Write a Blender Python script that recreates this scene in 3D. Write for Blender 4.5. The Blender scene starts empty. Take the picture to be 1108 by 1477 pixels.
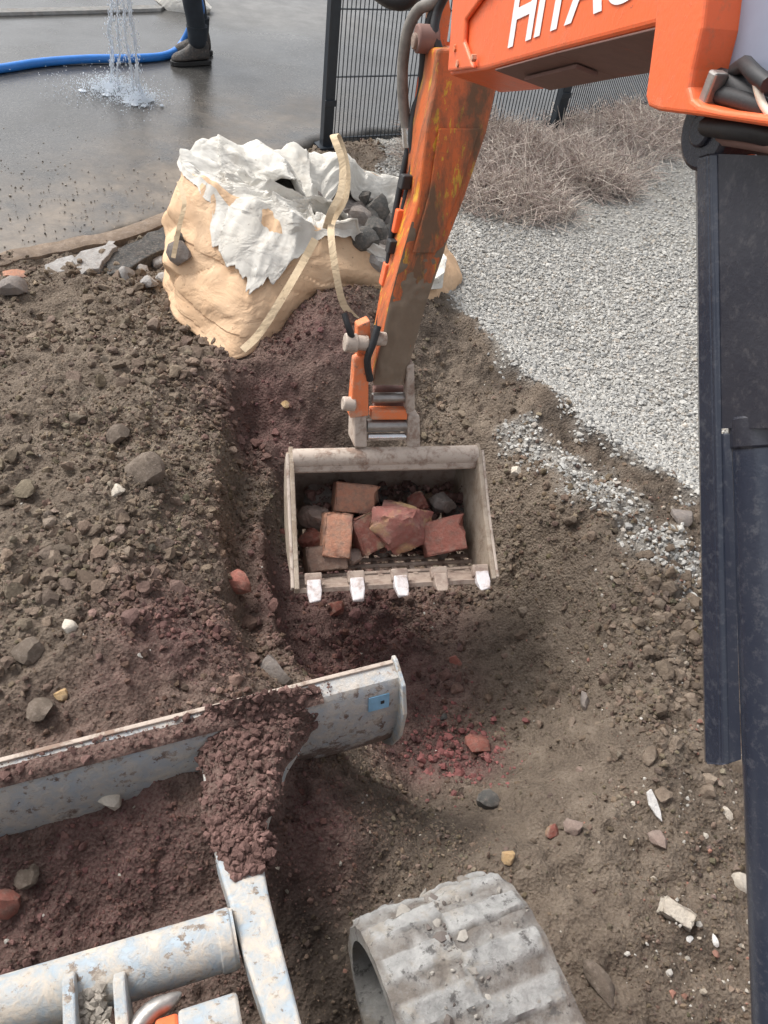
import bpy, bmesh, math, random
import numpy as np
from math import sin, cos, radians, pi, sqrt
from mathutils import Vector, Matrix

random.seed(7)
RNG = np.random.default_rng(11)
SC = bpy.context.scene
COL = SC.collection

# ------------------------------------------------------------------ camera
PITCH, ROLL, FPX, CAMH = radians(45), radians(9.4), 1115.0, 2.1
_F = np.array([0, cos(PITCH), -sin(PITCH)])
_U0 = np.array([0, sin(PITCH), cos(PITCH)])
_R = cos(ROLL) * np.array([1.0, 0, 0]) + sin(ROLL) * _U0
_U = -sin(ROLL) * np.array([1.0, 0, 0]) + cos(ROLL) * _U0
CAM = np.array([0, 0, CAMH])
cd = bpy.data.cameras.new('camera')
cam = bpy.data.objects.new('camera', cd)
COL.objects.link(cam)
cd.sensor_width = 36.0
cd.lens = 36.0 * FPX / 1477.0
cd.clip_start = 0.02
cd.clip_end = 800
M = Matrix.Identity(4)
for i in range(3):
    M[i][0] = _R[i]; M[i][1] = _U[i]; M[i][2] = -_F[i]; M[i][3] = CAM[i]
cam.matrix_world = M
SC.camera = cam

# ------------------------------------------------------------------ sky, sun, exposure
SUN_EL, SUN_AZ = radians(52), radians(-62)       # azimuth from +Y, negative = towards -X
W = bpy.data.worlds.new('World')
SC.world = W
W.use_nodes = True
wn = W.node_tree.nodes; wl = W.node_tree.links
wn.clear()
sky = wn.new('ShaderNodeTexSky'); sky.sky_type = 'NISHITA'; sky.sun_disc = False
sky.sun_elevation = SUN_EL; sky.sun_rotation = SUN_AZ
sky.dust_density = 4.0; sky.air_density = 1.0
hs = wn.new('ShaderNodeHueSaturation'); hs.inputs['Saturation'].default_value = 0.22
bg = wn.new('ShaderNodeBackground'); bg.inputs['Strength'].default_value = 0.135
wo = wn.new('ShaderNodeOutputWorld')
wl.new(sky.outputs[0], hs.inputs['Color']); wl.new(hs.outputs[0], bg.inputs[0]); wl.new(bg.outputs[0], wo.inputs[0])
sl = bpy.data.lights.new('sun', 'SUN'); sl.energy = 1.5; sl.angle = radians(24); sl.color = (1.0, 0.965, 0.91)
so = bpy.data.objects.new('sun', sl); COL.objects.link(so)
sdir = Vector((sin(SUN_AZ) * cos(SUN_EL), cos(SUN_AZ) * cos(SUN_EL), sin(SUN_EL)))
so.rotation_euler = sdir.to_track_quat('Z', 'Y').to_euler()
SC.view_settings.view_transform = 'Standard'
SC.view_settings.look = 'None'
SC.view_settings.gamma = 1.0
SC.view_settings.use_curve_mapping = False
SC.view_settings.exposure = 0.88

# ------------------------------------------------------------------ surveying helpers (photo sighting -> place)
def ray(x, y): return _F + _R * (x - 554) / FPX + _U * (738.5 - y) / FPX
def az(x, y, z):
    d = ray(x, y); return CAM + d * ((z - CAMH) / d[2])
def dk(x, y, k): return CAM + ray(x, y) * k
def pl(x, y, P, n):
    d = ray(x, y); return CAM + d * (np.dot(np.array(P) - CAM, n) / np.dot(d, n))
V3 = lambda *a: np.array(a, float)
def nrm(v): v = np.array(v, float); return v / np.linalg.norm(v)

# ------------------------------------------------------------------ noise
def _hash(ix, iy, seed):
    h = (ix.astype(np.int64) * 374761393 + iy.astype(np.int64) * 668265263 + seed * 2147483647) & 0xffffffff
    h = ((h ^ (h >> 13)) * 1274126177) & 0xffffffff
    h = (h ^ (h >> 16)) & 0xffffffff
    return h / 4294967295.0
def vnoise(x, y, seed=0):
    x = np.asarray(x, float); y = np.asarray(y, float)
    ix = np.floor(x); iy = np.floor(y); fx = x - ix; fy = y - iy
    fx = fx * fx * fx * (fx * (fx * 6 - 15) + 10); fy = fy * fy * fy * (fy * (fy * 6 - 15) + 10)
    a = _hash(ix, iy, seed); b = _hash(ix + 1, iy, seed); c = _hash(ix, iy + 1, seed); d = _hash(ix + 1, iy + 1, seed)
    return (a * (1 - fx) + b * fx) * (1 - fy) + (c * (1 - fx) + d * fx) * fy * 1.0
def fbm(x, y, seed=0, oct=4, gain=0.5):
    s = 0; a = 1; t = 0
    for o in range(oct):
        c, q = cos(0.6 * o + .3), sin(0.6 * o + .3)
        s = s + a * vnoise((x * c - y * q) * 2 ** o + 17.3 * o, (x * q + y * c) * 2 ** o - 9.1 * o, seed + o); t += a; a *= gain
    return s / t
def sstep(a, b, x):
    t = np.clip((x - a) / (b - a), 0, 1); return t * t * (3 - 2 * t)

# ------------------------------------------------------------------ material helpers
class NT:
    def __init__(s, name):
        s.m = bpy.data.materials.new(name); s.m.use_nodes = True
        s.t = s.m.node_tree; s.n = s.t.nodes; s.l = s.t.links
        s.b = s.n['Principled BSDF']; s.out = s.n['Material Output']
        s._tc = None
    def tc(s):
        if s._tc is None: s._tc = s.n.new('ShaderNodeTexCoord')
        return s._tc.outputs['Object']
    def new(s, ty, **kw):
        nd = s.n.new(ty)
        for k, v in kw.items(): setattr(nd, k, v)
        return nd
    def put(s, sock, v):
        if isinstance(v, bpy.types.NodeSocket): s.l.new(v, sock)
        elif isinstance(v, (tuple, list)) and len(v) == 3 and sock.type == 'RGBA': sock.default_value = (*v, 1)
        else: sock.default_value = v
    def noise(s, scale, detail=6, rough=0.6, dist=0.0, co=None, stretch=None):
        co = co or s.tc()
        if stretch:
            mp = s.new('ShaderNodeMapping'); s.l.new(co, mp.inputs[0]); mp.inputs['Scale'].default_value = stretch; co = mp.outputs[0]
        nd = s.new('ShaderNodeTexNoise'); s.l.new(co, nd.inputs['Vector'])
        nd.inputs['Scale'].default_value = scale; nd.inputs['Detail'].default_value = detail
        nd.inputs['Roughness'].default_value = rough; nd.inputs['Distortion'].default_value = dist
        return nd.outputs['Fac']
    def voro(s, scale, out='Distance', feature='F1'):
        nd = s.new('ShaderNodeTexVoronoi'); s.l.new(s.tc(), nd.inputs['Vector']); nd.inputs['Scale'].default_value = scale
        nd.feature = feature
        return nd.outputs[out]
    def ramp(s, fac, *stops):
        nd = s.new('ShaderNodeValToRGB'); s.put(nd.inputs[0], fac)
        cr = nd.color_ramp
        while len(cr.elements) < len(stops): cr.elements.new(0.5)
        for e, (p, c) in zip(cr.elements, stops):
            e.position = p; e.color = (*c, 1) if isinstance(c, tuple) else (c, c, c, 1)
        return nd.outputs[0]
    def mix(s, f, a, b, mode='MIX'):
        nd = s.new('ShaderNodeMix', data_type='RGBA', blend_type=mode)
        s.put(nd.inputs[0], f); s.put(nd.inputs[6], a); s.put(nd.inputs[7], b)
        return nd.outputs[2]
    def math(s, op, a, b=0.5, clamp=False):
        nd = s.new('ShaderNodeMath', operation=op); nd.use_clamp = clamp
        s.put(nd.inputs[0], a); s.put(nd.inputs[1], b); return nd.outputs[0]
    def attr(s, name, out='Fac'):
        nd = s.new('ShaderNodeAttribute'); nd.attribute_name = name; return nd.outputs[out]
    def sep(s, co=None):
        nd = s.new('ShaderNodeSeparateXYZ'); s.l.new(co or s.tc(), nd.inputs[0]); return nd.outputs
    def bump(s, h, strength=0.5, dist=0.01, prev=None):
        nd = s.new('ShaderNodeBump'); s.put(nd.inputs['Height'], h); nd.inputs['Strength'].default_value = strength
        nd.inputs['Distance'].default_value = dist
        if prev is not None: s.l.new(prev, nd.inputs['Normal'])
        return nd.outputs[0]
    def set(s, **kw):
        for k, v in kw.items(): s.put(s.b.inputs[k.replace('_', ' ')], v)
        return s.m

BROWN = ((0.3, (0.085, 0.064, 0.049)), (0.52, (0.168, 0.131, 0.100)), (0.75, (0.275, 0.225, 0.177)))
REDD = ((0.3, (0.072, 0.040, 0.038)), (0.52, (0.145, 0.079, 0.072)), (0.75, (0.232, 0.133, 0.120)))
def soil_col(a):
    n = a.noise(9, 10, 0.72)
    c = a.mix(a.attr('red'), a.ramp(n, *BROWN), a.ramp(n, *REDD))
    return c
def mat_ground():
    a = NT('ground')
    c = soil_col(a)
    fine = a.noise(160, 3, 0.7)
    c = a.mix(a.ramp(fine, (0.35, 0.0), (0.75, 1.0)), c, a.mix(0.35, c, (0.33, 0.28, 0.23)))
    g = a.ramp(a.voro(62, 'Color'), (0.0, (0.2, 0.195, 0.185)), (0.5, (0.33, 0.32, 0.30)), (1.0, (0.45, 0.435, 0.405)))
    g = a.mix(a.ramp(a.noise(2.2, 5, .6), (0.42, 0.0), (0.7, 0.5)), g, (0.3, 0.27, 0.22))
    c = a.mix(a.attr('gravel'), c, g)
    c = a.mix(a.math('MULTIPLY', a.attr('damp'), 0.55), c, (0.035, 0.027, 0.024))
    h = a.math('ADD', a.noise(55, 6, 0.75), a.math('MULTIPLY', a.voro(90), 0.6))
    nb = a.bump(h, 0.9, 0.018)
    return a.set(Base_Color=c, Roughness=0.95, Normal=nb, Specular_IOR_Level=0.15)
def mat_clod():
    a = NT('soil_clods')
    c = soil_col(a)
    c = a.mix(0.75, c, a.mix(1.0, c, a.attr('tint', 'Color'), 'MULTIPLY'))
    nb = a.bump(a.noise(120, 5, 0.7), 0.8, 0.008)
    return a.set(Base_Color=c, Roughness=0.95, Normal=nb, Specular_IOR_Level=0.15)
def mat_tint(name, rough=0.85, bs=150):
    a = NT(name)
    n = a.noise(60, 5, 0.7)
    c = a.mix(a.ramp(n, (0.35, 0.35), (0.7, 0.0)), a.attr('tint', 'Color'), (0.1, 0.09, 0.08))
    return a.set(Base_Color=c, Roughness=rough, Normal=a.bump(a.noise(bs, 4, 0.7), 0.5, 0.004), Specular_IOR_Level=0.25)
def mat_stone(name, c1, c2, c3=None, scale=14, rough=0.85, dirt=0.45):
    a = NT(name)
    c = a.ramp(a.noise(scale, 8, 0.7), (0.3, c1), (0.7, c2))
    if c3: c = a.mix(a.ramp(a.noise(scale * .6, 6, .6), (0.5, 0.0), (0.62, 1.0)), c, c3)
    d = a.ramp(a.noise(scale * 1.7, 8, 0.75), (0.45, 0.0), (0.7, dirt * 1.6))
    c = a.mix(d, c, (0.13, 0.1, 0.082) if dirt < .52 else (0.2, 0.16, 0.135))
    c = a.mix(a.ramp(a.noise(scale * 4, 6, .7), (0.5, 0.0), (0.72, .45)), c, (0.3, 0.25, 0.21))
    return a.set(Base_Color=c, Roughness=rough, Normal=a.bump(a.noise(scale * 5, 7, 0.75), 0.8, 0.01), Specular_IOR_Level=0.25)
def mat_paint(name, base, dirt, d0=0.5, d1=0.62, scale=5, rough=0.42, chip=None, chipv=0.66, stretch=None, spec=0.5, lowmud=None):
    """painted steel with a film of dried dirt and chips"""
    a = NT(name)
    fade = a.noise(3, 4, 0.6)
    c = a.mix(a.ramp(fade, (0.35, 0.0), (0.75, 0.22)), base, tuple(min(1, v * 0.75 + 0.12) for v in base))
    r = rough
    if chip:
        ch = a.ramp(a.noise(34, 6, 0.7, stretch=stretch), (chipv, 0.0), (chipv + .03, 1.0)); c = a.mix(ch, c, chip)
    d = a.ramp(a.noise(scale, 10, 0.72, 0.3, stretch=stretch), (d0, 0.0), (d1, 1.0))
    dc = a.mix(a.noise(30, 6, .7), dirt, tuple(v * 1.5 for v in dirt))
    c = a.mix(d, c, dc)
    if lowmud is not None:
        zz = a.sep()[2]; f = a.math('ADD', a.math('MULTIPLY', a.math('SUBTRACT', lowmud, zz), 5.0), a.math('MULTIPLY', a.math('SUBTRACT', a.noise(9, 9, .75), .5), 3.2))
        c = a.mix(a.ramp(f, (0.35, 0.0), (0.6, 1.0)), c, a.mix(a.noise(40, 6, .7), (0.12, 0.085, 0.072), (0.2, 0.15, 0.125)))
    fine = a.ramp(a.noise(70, 5, .75), (0.52, 0.0), (0.75, 0.5)); c = a.mix(fine, c, dirt)
    rr = a.math('ADD', a.math('MULTIPLY', d, 0.9 - rough), a.math('ADD', a.math('MULTIPLY', a.noise(18, 5, .6), 0.22), rough - .1))
    nb = a.bump(a.math('ADD', d, a.math('MULTIPLY', a.noise(90, 4, .7), .25)), 0.45, 0.006)
    return a.set(Base_Color=c, Roughness=rr, Normal=nb, Specular_IOR_Level=spec)
def plain(name, base, rough=0.6, metal=0.0, var=0.25, scale=20, bump=0.2, **kw):
    a = NT(name)
    n = a.noise(scale, 6, 0.65)
    c = a.mix(a.ramp(n, (0.3, 0.0), (0.75, 1.0)), tuple(v * (1 - var) for v in base), tuple(min(1, v * (1 + var)) for v in base))
    a.set(Base_Color=c, Roughness=a.math('ADD', a.math('MULTIPLY', n, .3), rough - .15), Metallic=metal, Normal=a.bump(a.noise(scale * 4, 4, .7), bump, 0.004))
    return a.set(**kw) if kw else a.m
def mat_tarmac():
    a = NT('wet_tarmac')
    agg = a.ramp(a.voro(120, 'Color'), (0.0, (0.025, 0.025, 0.024)), (0.6, (0.055, 0.053, 0.05)), (1.0, (0.12, 0.115, 0.105)))
    big = a.noise(0.9, 7, 0.62)
    c = a.mix(a.ramp(big, (0.38, 0.0), (0.62, 0.7)), agg, (0.05, 0.049, 0.047))
    mud = a.math('MULTIPLY', a.attr('mud'), a.ramp(a.noise(2.6, 9, .7), (0.3, 0.0), (0.6, 1.0)), True)
    c = a.mix(mud, c, a.ramp(a.noise(14, 8, .7), (0.3, (0.12, 0.095, 0.07)), (0.7, (0.26, 0.21, 0.16))))
    dry = a.attr('dry')
    c = a.mix(dry, c, a.ramp(a.noise(6, 7, .7), (0.3, (0.13, 0.128, 0.125)), (0.7, (0.24, 0.235, 0.225))))
    r = a.ramp(a.noise(1.6, 6, .6), (0.3, 0.09), (0.7, 0.32))
    r = a.math('ADD', r, a.math('ADD', a.math('MULTIPLY', mud, .3), a.math('MULTIPLY', dry, .4)), True)
    nb = a.bump(a.noise(110, 4, .7), 0.22, 0.004)
    nb = a.bump(a.noise(9, 5, .6), 0.25, 0.006, nb)
    return a.set(Base_Color=c, Roughness=r, Normal=nb, Specular_IOR_Level=0.42)
def mat_cloth(name, c1, c2, dirt, weave=420, trans=0.0):
    a = NT(name)
    c = a.ramp(a.noise(5, 6, .6), (0.3, c1), (0.7, c2))
    d = a.ramp(a.noise(7, 9, .72), (0.52, 0.0), (0.72, .55)); c = a.mix(d, c, dirt)
    sp = a.ramp(a.noise(45, 5, .7), (0.64, 0.0), (0.7, .8)); c = a.mix(sp, c, tuple(v * .6 for v in dirt))
    w = a.new('ShaderNodeTexWave'); a.l.new(a.tc(), w.inputs[0]); w.inputs['Scale'].default_value = 60; w.inputs['Distortion'].default_value = 1.0
    nb = a.bump(w.outputs['Fac'], 0.12, 0.002)
    rdg = a.math('ABSOLUTE', a.math('SUBTRACT', a.noise(5, 4, .55, .6, stretch=(1, 1, 1.6)), .5))
    nb = a.bump(a.math('MULTIPLY', a.math('MINIMUM', rdg, .12), 6), 0.28, 0.02, nb)
    return a.set(Base_Color=c, Roughness=0.8, Normal=nb, Specular_IOR_Level=0.2)

# ------------------------------------------------------------------ object helpers
def link_mesh(name, me, mat=None, parent=None, loc=None):
    o = bpy.data.objects.new(name, me); COL.objects.link(o)
    if mat and not me.materials: me.materials.append(mat)
    if parent: o.parent = parent
    if loc is not None: o.location = loc
    return o
def tag(o, label=None, cat=None, group=None, kind=None):
    if label: o['label'] = label
    if cat: o['category'] = cat
    if group: o['group'] = group
    if kind: o['kind'] = kind
    return o
ORG = {}
def empty(name, loc, label, cat, group=None):
    o = bpy.data.objects.new(name, None); COL.objects.link(o); o.location = loc; o.empty_display_size = 0.1
    ORG[o.name] = np.array(loc, float)
    return tag(o, label, cat, group)
def origin_of(p):
    while p.parent: p = p.parent
    return ORG.get(p.name, np.zeros(3))
class MB:
    """collects shapes in world coordinates; build() makes ONE mesh object, relative to its thing's base"""
    def __init__(s): s.v = []; s.f = []
    def add(s, vs, fs):
        b = len(s.v); s.v += [tuple(map(float, p)) for p in vs]; s.f += [tuple(b + i for i in f) for f in fs]; return s
    def box(s, c, ax, ay, az_):
        c = np.array(c); P = [c + sx * np.array(ax) + sy * np.array(ay) + sz * np.array(az_) for sz in (-1, 1) for sx, sy in ((-1, -1), (1, -1), (1, 1), (-1, 1))]
        return s.add(P, [(0, 3, 2, 1), (4, 5, 6, 7), (0, 1, 5, 4), (1, 2, 6, 5), (2, 3, 7, 6), (3, 0, 4, 7)])
    def prism(s, pts, ext):
        n = len(pts); ext = np.array(ext); A = [np.array(p) for p in pts]; B = [p + ext for p in A]
        return s.add(A + B, [tuple(range(n - 1, -1, -1)), tuple(range(n, 2 * n))] + [(i, (i + 1) % n, n + (i + 1) % n, n + i) for i in range(n)])
    def loft(s, rings, closed=True, caps=True):
        m = len(rings[0]); vs = [p for r in rings for p in r]; fs = []
        for i in range(len(rings) - 1):
            for j in range(m if closed else m - 1):
                k = (j + 1) % m; fs.append((i * m + j, i * m + k, (i + 1) * m + k, (i + 1) * m + j))
        if caps and closed: fs += [tuple(range(m - 1, -1, -1)), tuple(range((len(rings) - 1) * m, len(rings) * m))]
        return s.add(vs, fs)
    def tube(s, path, r, n=12, caps=True):
        P = [np.array(p, float) for p in path]; R = r if hasattr(r, '__len__') else [r] * len(P)
        up = None; rings = []
        for i, p in enumerate(P):
            t = nrm(P[min(i + 1, len(P) - 1)] - P[max(i - 1, 0)])
            if up is None: up = nrm(np.cross(t, V3(0.3, 0.2, 0.9) if abs(t[2]) < .9 else V3(1, 0.1, 0)))
            a = nrm(up - t * np.dot(up, t)); b = np.cross(t, a); up = a
            rings.append([p + R[i] * (cos(q) * a + sin(q) * b) for q in np.linspace(0, 2 * pi, n, endpoint=False)])
        return s.loft(rings, True, caps)
    def ribbon(s, path, wv, w, th=0.003):
        P = [np.array(p, float) for p in path]; rings = []
        for i, p in enumerate(P):
            t = nrm(P[min(i + 1, len(P) - 1)] - P[max(i - 1, 0)]); wd = np.array(wv[i] if hasattr(wv[0], '__len__') else wv, float)
            wd = nrm(wd - t * np.dot(wd, t)); nn = np.cross(t, wd)
            rings.append([p - wd * w / 2 - nn * th, p + wd * w / 2 - nn * th, p + wd * w / 2 + nn * th, p - wd * w / 2 + nn * th])
        return s.loft(rings)
    def build(s, name, mat, parent=None, smooth=None, bevel=0, seg=2, kind=None, label=None):
        og = origin_of(parent) if parent else np.zeros(3)
        me = bpy.data.meshes.new(name)
        me.from_pydata([tuple(np.array(v) - og) for v in s.v], [], s.f)
        bm = bmesh.new(); bm.from_mesh(me); bmesh.ops.recalc_face_normals(bm, faces=bm.faces); bm.to_mesh(me); bm.free()
        o = link_mesh(name, me, mat, parent)
        if smooth is not None:
            for p in me.polygons: p.use_smooth = True
            if smooth: me.set_sharp_from_angle(angle=radians(smooth))
        if bevel:
            b = o.modifiers.new('bevel', 'BEVEL'); b.width = bevel; b.segments = seg; b.limit_method = 'ANGLE'; b.angle_limit = radians(40)
        if kind: o['kind'] = kind
        if label: o['label'] = label
        return o
def spline(P, n, closed=False):
    P = [np.array(p, float) for p in P]; m = len(P); out = []
    segs = m if closed else m - 1
    for t in np.linspace(0, segs, n, endpoint=not closed):
        i = min(int(t), segs - 1); u = t - i
        g = (lambda j: P[j % m]) if closed else (lambda j: P[max(0, min(m - 1, j))])
        a, b, c, d = g(i - 1), g(i), g(i + 1), g(i + 2)
        out.append(0.5 * ((2 * b) + (c - a) * u + (2 * a - 5 * b + 4 * c - d) * u * u + (3 * b - a - 3 * c + d) * u ** 3))
    return np.array(out)
def np_mesh(name, V, Fq, mat, smooth=False, attrs=None, colors=None):
    me = bpy.data.meshes.new(name)
    me.vertices.add(len(V)); me.vertices.foreach_set('co', V.astype(np.float32).ravel())
    k = Fq.shape[1]; nf = len(Fq)
    me.loops.add(nf * k); me.loops.foreach_set('vertex_index', Fq.astype(np.int32).ravel())
    me.polygons.add(nf); me.polygons.foreach_set('loop_start', np.arange(0, nf * k, k, dtype=np.int32))
    me.update(calc_edges=True)
    me.polygons.foreach_set('use_smooth', np.full(nf, smooth, dtype=bool))
    for nm, arr in (attrs or {}).items():
        at = me.attributes.new(nm, 'FLOAT', 'POINT'); at.data.foreach_set('value', np.asarray(arr, np.float32).ravel())
    for nm, arr in (colors or {}).items():
        at = me.attributes.new(nm, 'FLOAT_COLOR', 'POINT')
        at.data.foreach_set('color', np.concatenate([arr, np.ones((len(arr), 1))], 1).astype(np.float32).ravel())
    me.materials.append(mat)
    o = bpy.data.objects.new(name, me); COL.objects.link(o)
    return o
def ico(sub):
    bm = bmesh.new(); bmesh.ops.create_icosphere(bm, subdivisions=sub, radius=1.0)
    V = np.array([v.co[:] for v in bm.verts]); F = np.array([[v.index for v in f.verts] for f in bm.faces]); bm.free()
    return V, F
ICO1, ICO2, ICO3, ICO4 = ico(1), ico(2), ico(3), ico(4)

def rock_mesh(name, size, seed, ang=1.0, sub=ICO2, planes=9):
    """irregular broken stone: an icosphere cut by random planes"""
    rg = np.random.default_rng(seed); V, F = ICO4 if sub is ICO3 else ICO2
    V = V * 1.25
    for _ in range(planes):
        n = nrm(rg.normal(size=3)); d = rg.uniform(.62, .95)
        over = np.maximum(V @ n - d, 0); V = V - over[:, None] * n[None] * ang
    if sub is ICO3: V = V * (1 + (fbm(V[:, 0] * 4 + seed, V[:, 1] * 4 + V[:, 2] * 5, seed, 4) - .5)[:, None] * .30)
    V = V * (1 + (rg.random((len(V), 1)) - .5) * (.05 if sub is ICO3 else .08)) * np.array(size)
    me = bpy.data.meshes.new(name); me.from_pydata(V.tolist(), [], F.tolist())
    for p_ in me.polygons: p_.use_smooth = True
    me.set_sharp_from_angle(angle=radians(32))
    return me

# ------------------------------------------------------------------ lie of the land
CTRL = []   # (px, py, z)
def c_(*rows): CTRL.extend(rows)
c_((0, 430, .05), (100, 420, .06), (200, 440, .06), (150, 520, .15), (0, 540, .16), (60, 700, .22), (200, 690, .22),
   (0, 850, .24), (150, 850, .24), (100, 1000, .2), (0, 1040, .2), (240, 960, .17), (250, 560, .14), (280, 760, .14), (290, 860, .15), (320, 950, .13),
   (285, 492, .07), (335, 524, .08), (240, 452, .06))                                                      # heap on the left
c_((318, 600, .1), (315, 680, .1), (308, 760, .1), (318, 860, .08), (340, 930, .06))      # lip of the little trench
c_((352, 600, -.1), (348, 680, -.12), (345, 760, -.12), (352, 850, -.13), (378, 930, -.14))
c_((382, 640, -.11), (382, 720, -.13), (385, 800, -.14), (398, 880, -.15), (425, 960, -.16))  # ledge
c_((415, 700, -.28), (418, 800, -.34), (432, 880, -.37), (456, 950, -.38))
c_((500, 880, -.40), (600, 900, -.43), (680, 900, -.43), (560, 760, -.40), (500, 700, -.34), (640, 740, -.38), (620, 1000, -.43), (640, 1080, -.42), (560, 1060, -.41), (600, 1140, -.36))
c_((385, 505, .08), (335, 490, .03), (290, 460, .03), (380, 470, .04), (430, 455, .15), (470, 440, .2), (525, 440, .19), (450, 520, .1), (550, 480, .12), (620, 480, .08), (400, 560, .0), (480, 600, -.08), (420, 600, -.08), (620, 580, -.06), (560, 640, -.17), (660, 640, -.12))
c_((700, 560, .0), (740, 640, -.03), (730, 700, -.12), (770, 740, -.09), (740, 840, -.33), (790, 900, -.25), (740, 1000, -.38), (815, 1000, -.24), (800, 1080, -.24), (740, 1120, -.30),
   (870, 1060, -.07), (890, 920, -.05), (840, 820, -.05), (920, 1000, -.02), (960, 900, 0), (960, 1100, .01), (860, 1160, -.06), (780, 1190, -.07), (690, 1190, -.14))
c_((600, 1210, -.08), (560, 1200, -.04), (520, 1150, -.06), (440, 1120, .06), (470, 1190, .03), (420, 1260, .0), (470, 1330, -.04), (700, 1240, -.06), (800, 1300, 0), (900, 1300, .01), (1000, 1200, .01), (1050, 1000, .0), (1070, 1400, 0), (900, 1450, 0))
c_((640, 470, .06), (700, 520, .05), (760, 590, .06), (850, 650, .06), (930, 710, .06), (1000, 770, .05))     # ridge by the gravel
c_((680, 420, 0), (740, 500, 0), (800, 550, 0), (900, 620, 0), (1000, 690, 0), (790, 690, .01), (900, 770, .02), (1000, 860, .02))
c_((60, 1180, .1), (200, 1180, .12), (290, 1200, .1), (60, 1330, .02), (200, 1320, 0), (300, 1280, .03), (330, 1460, -.05))
cw = [az(*p)[:2] for p in CTRL]; cz = [p[2] for p in CTRL]
for x, y, z in ((-2.6, 3.0, .02), (-2.4, 2.3, .12), (-2.2, 1.5, .18), (-1.8, .8, .15), (-1.4, .2, .08), (-1.3, 4.6, 0), (-.3, 4.9, 0), (.6, 4.6, 0), (1.5, 3.6, 0), (2.4, 3, 0), (2.2, 1.8, 0),
                (2, .8, 0), (1.4, .3, 0), (0, 0, 0), (.8, 0, 0), (-.8, -.1, 0), (0, 5.6, 0), (2, 5.5, 0), (3.4, 3, 0), (-3.5, 2.5, 0), (-3.5, 1, .1), (-3, 0, 0), (3, 0, 0), (-3, 5, 0), (0, -1, 0), (2, -1, 0), (-2, -1, 0)):
    cw.append(np.array([x, y])); cz.append(z)
cw = np.array(cw); cz = np.array(cz, float)
def seg_side(x, y, L):
    """signed distance to a polyline, positive on its left (looking along it)"""
    best = np.full(np.shape(x), 1e9); sg = np.ones(np.shape(x))
    for a, b in zip(L[:-1], L[1:]):
        d = b - a; t = np.clip(((x - a[0]) * d[0] + (y - a[1]) * d[1]) / d.dot(d), 0, 1)
        ex = x - a[0] - t * d[0]; ey = y - a[1] - t * d[1]; q = np.hypot(ex, ey)
        s = np.sign(d[0] * (y - a[1]) - d[1] * (x - a[0])); u = q < best
        best = np.where(u, q, best); sg = np.where(u, s, sg)
    return best * sg
# cut faces of the digging: (line, drop, width of the face)
CUTS = [(np.array([az(*p)[:2] for p in ((352, 545, 0), (338, 600, 0), (332, 680, 0), (326, 770, 0), (336, 860, 0), (362, 935, 0), (392, 1000, 0))]), .20, .055),
        (np.array([az(*p)[:2] for p in ((408, 650, -.15), (398, 720, -.15), (396, 800, -.15), (406, 880, -.15), (424, 960, -.15), (436, 1010, -.15))]), .20, .04),
        (np.array([az(*p)[:2] for p in ((468, 1085, -.05), (478, 1130, -.05), (492, 1172, -.05), (540, 1208, -.05), (600, 1232, -.05))]), .07, .05),
        (np.array([az(*p)[:2] for p in ((1108, 838, 0), (1000, 753, 0), (920, 698, 0), (830, 638, 0), (760, 583, 0), (700, 513, 0), (650, 458, 0))]), .07, .03)]
def cuts(x, y):
    h = np.zeros(np.shape(x)); jit = (fbm(x * 5, y * 5, 77, 3) - .5) * .07
    for L, drop, w in CUTS:
        d = seg_side(x, y, L) + jit
        d0 = (L[1] - L[0]) / np.linalg.norm(L[1] - L[0]); d1 = (L[-2] - L[-1]) / np.linalg.norm(L[-2] - L[-1])
        ends = sstep(0, .22, (x - L[0][0]) * d0[0] + (y - L[0][1]) * d0[1]) * sstep(0, .22, (x - L[-1][0]) * d1[0] + (y - L[-1][1]) * d1[1])
        # local step, fading away from the line
        h = h - drop * (sstep(-w, w, d) - .5) * np.exp(-(np.abs(d) / .30) ** 2) * ends
    return h
def _phi(d2): return 0.5 * d2 * np.log(d2 + 1e-9)
def _tps():
    n = len(cw); d2 = ((cw[:, None] - cw[None]) ** 2).sum(-1)
    A = np.zeros((n + 3, n + 3)); A[:n, :n] = _phi(d2) + np.eye(n) * 4e-4; A[:n, n] = 1; A[:n, n + 1:] = cw
    A[n, :n] = 1; A[n + 1:, :n] = cw.T
    return np.linalg.solve(A, np.concatenate([cz, [0, 0, 0]]))
cz = cz - cuts(cw[:, 0], cw[:, 1])
_tw = _tps()
def base_h(x, y):
    x = np.asarray(x, float); y = np.asarray(y, float); sh = x.shape; x = x.ravel(); y = y.ravel(); out = np.zeros(len(x)); n = len(cw)
    act = (np.abs(x) < 3.3) & (y > -1) & (y < 5.6)
    ii = np.where(act)[0]
    for s in range(0, len(ii), 20000):
        j = ii[s:s + 20000]
        d2 = (x[j, None] - cw[None, :, 0]) ** 2 + (y[j, None] - cw[None, :, 1]) ** 2
        out[j] = _phi(d2) @ _tw[:n] + _tw[n] + _tw[n + 1] * x[j] + _tw[n + 2] * y[j]
    fade = sstep(3.3, 2.4, np.abs(x)) * sstep(5.6, 4.8, y) * sstep(-1, -.4, y)
    return (np.clip(out, -.47, .3) * fade).reshape(sh)
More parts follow.
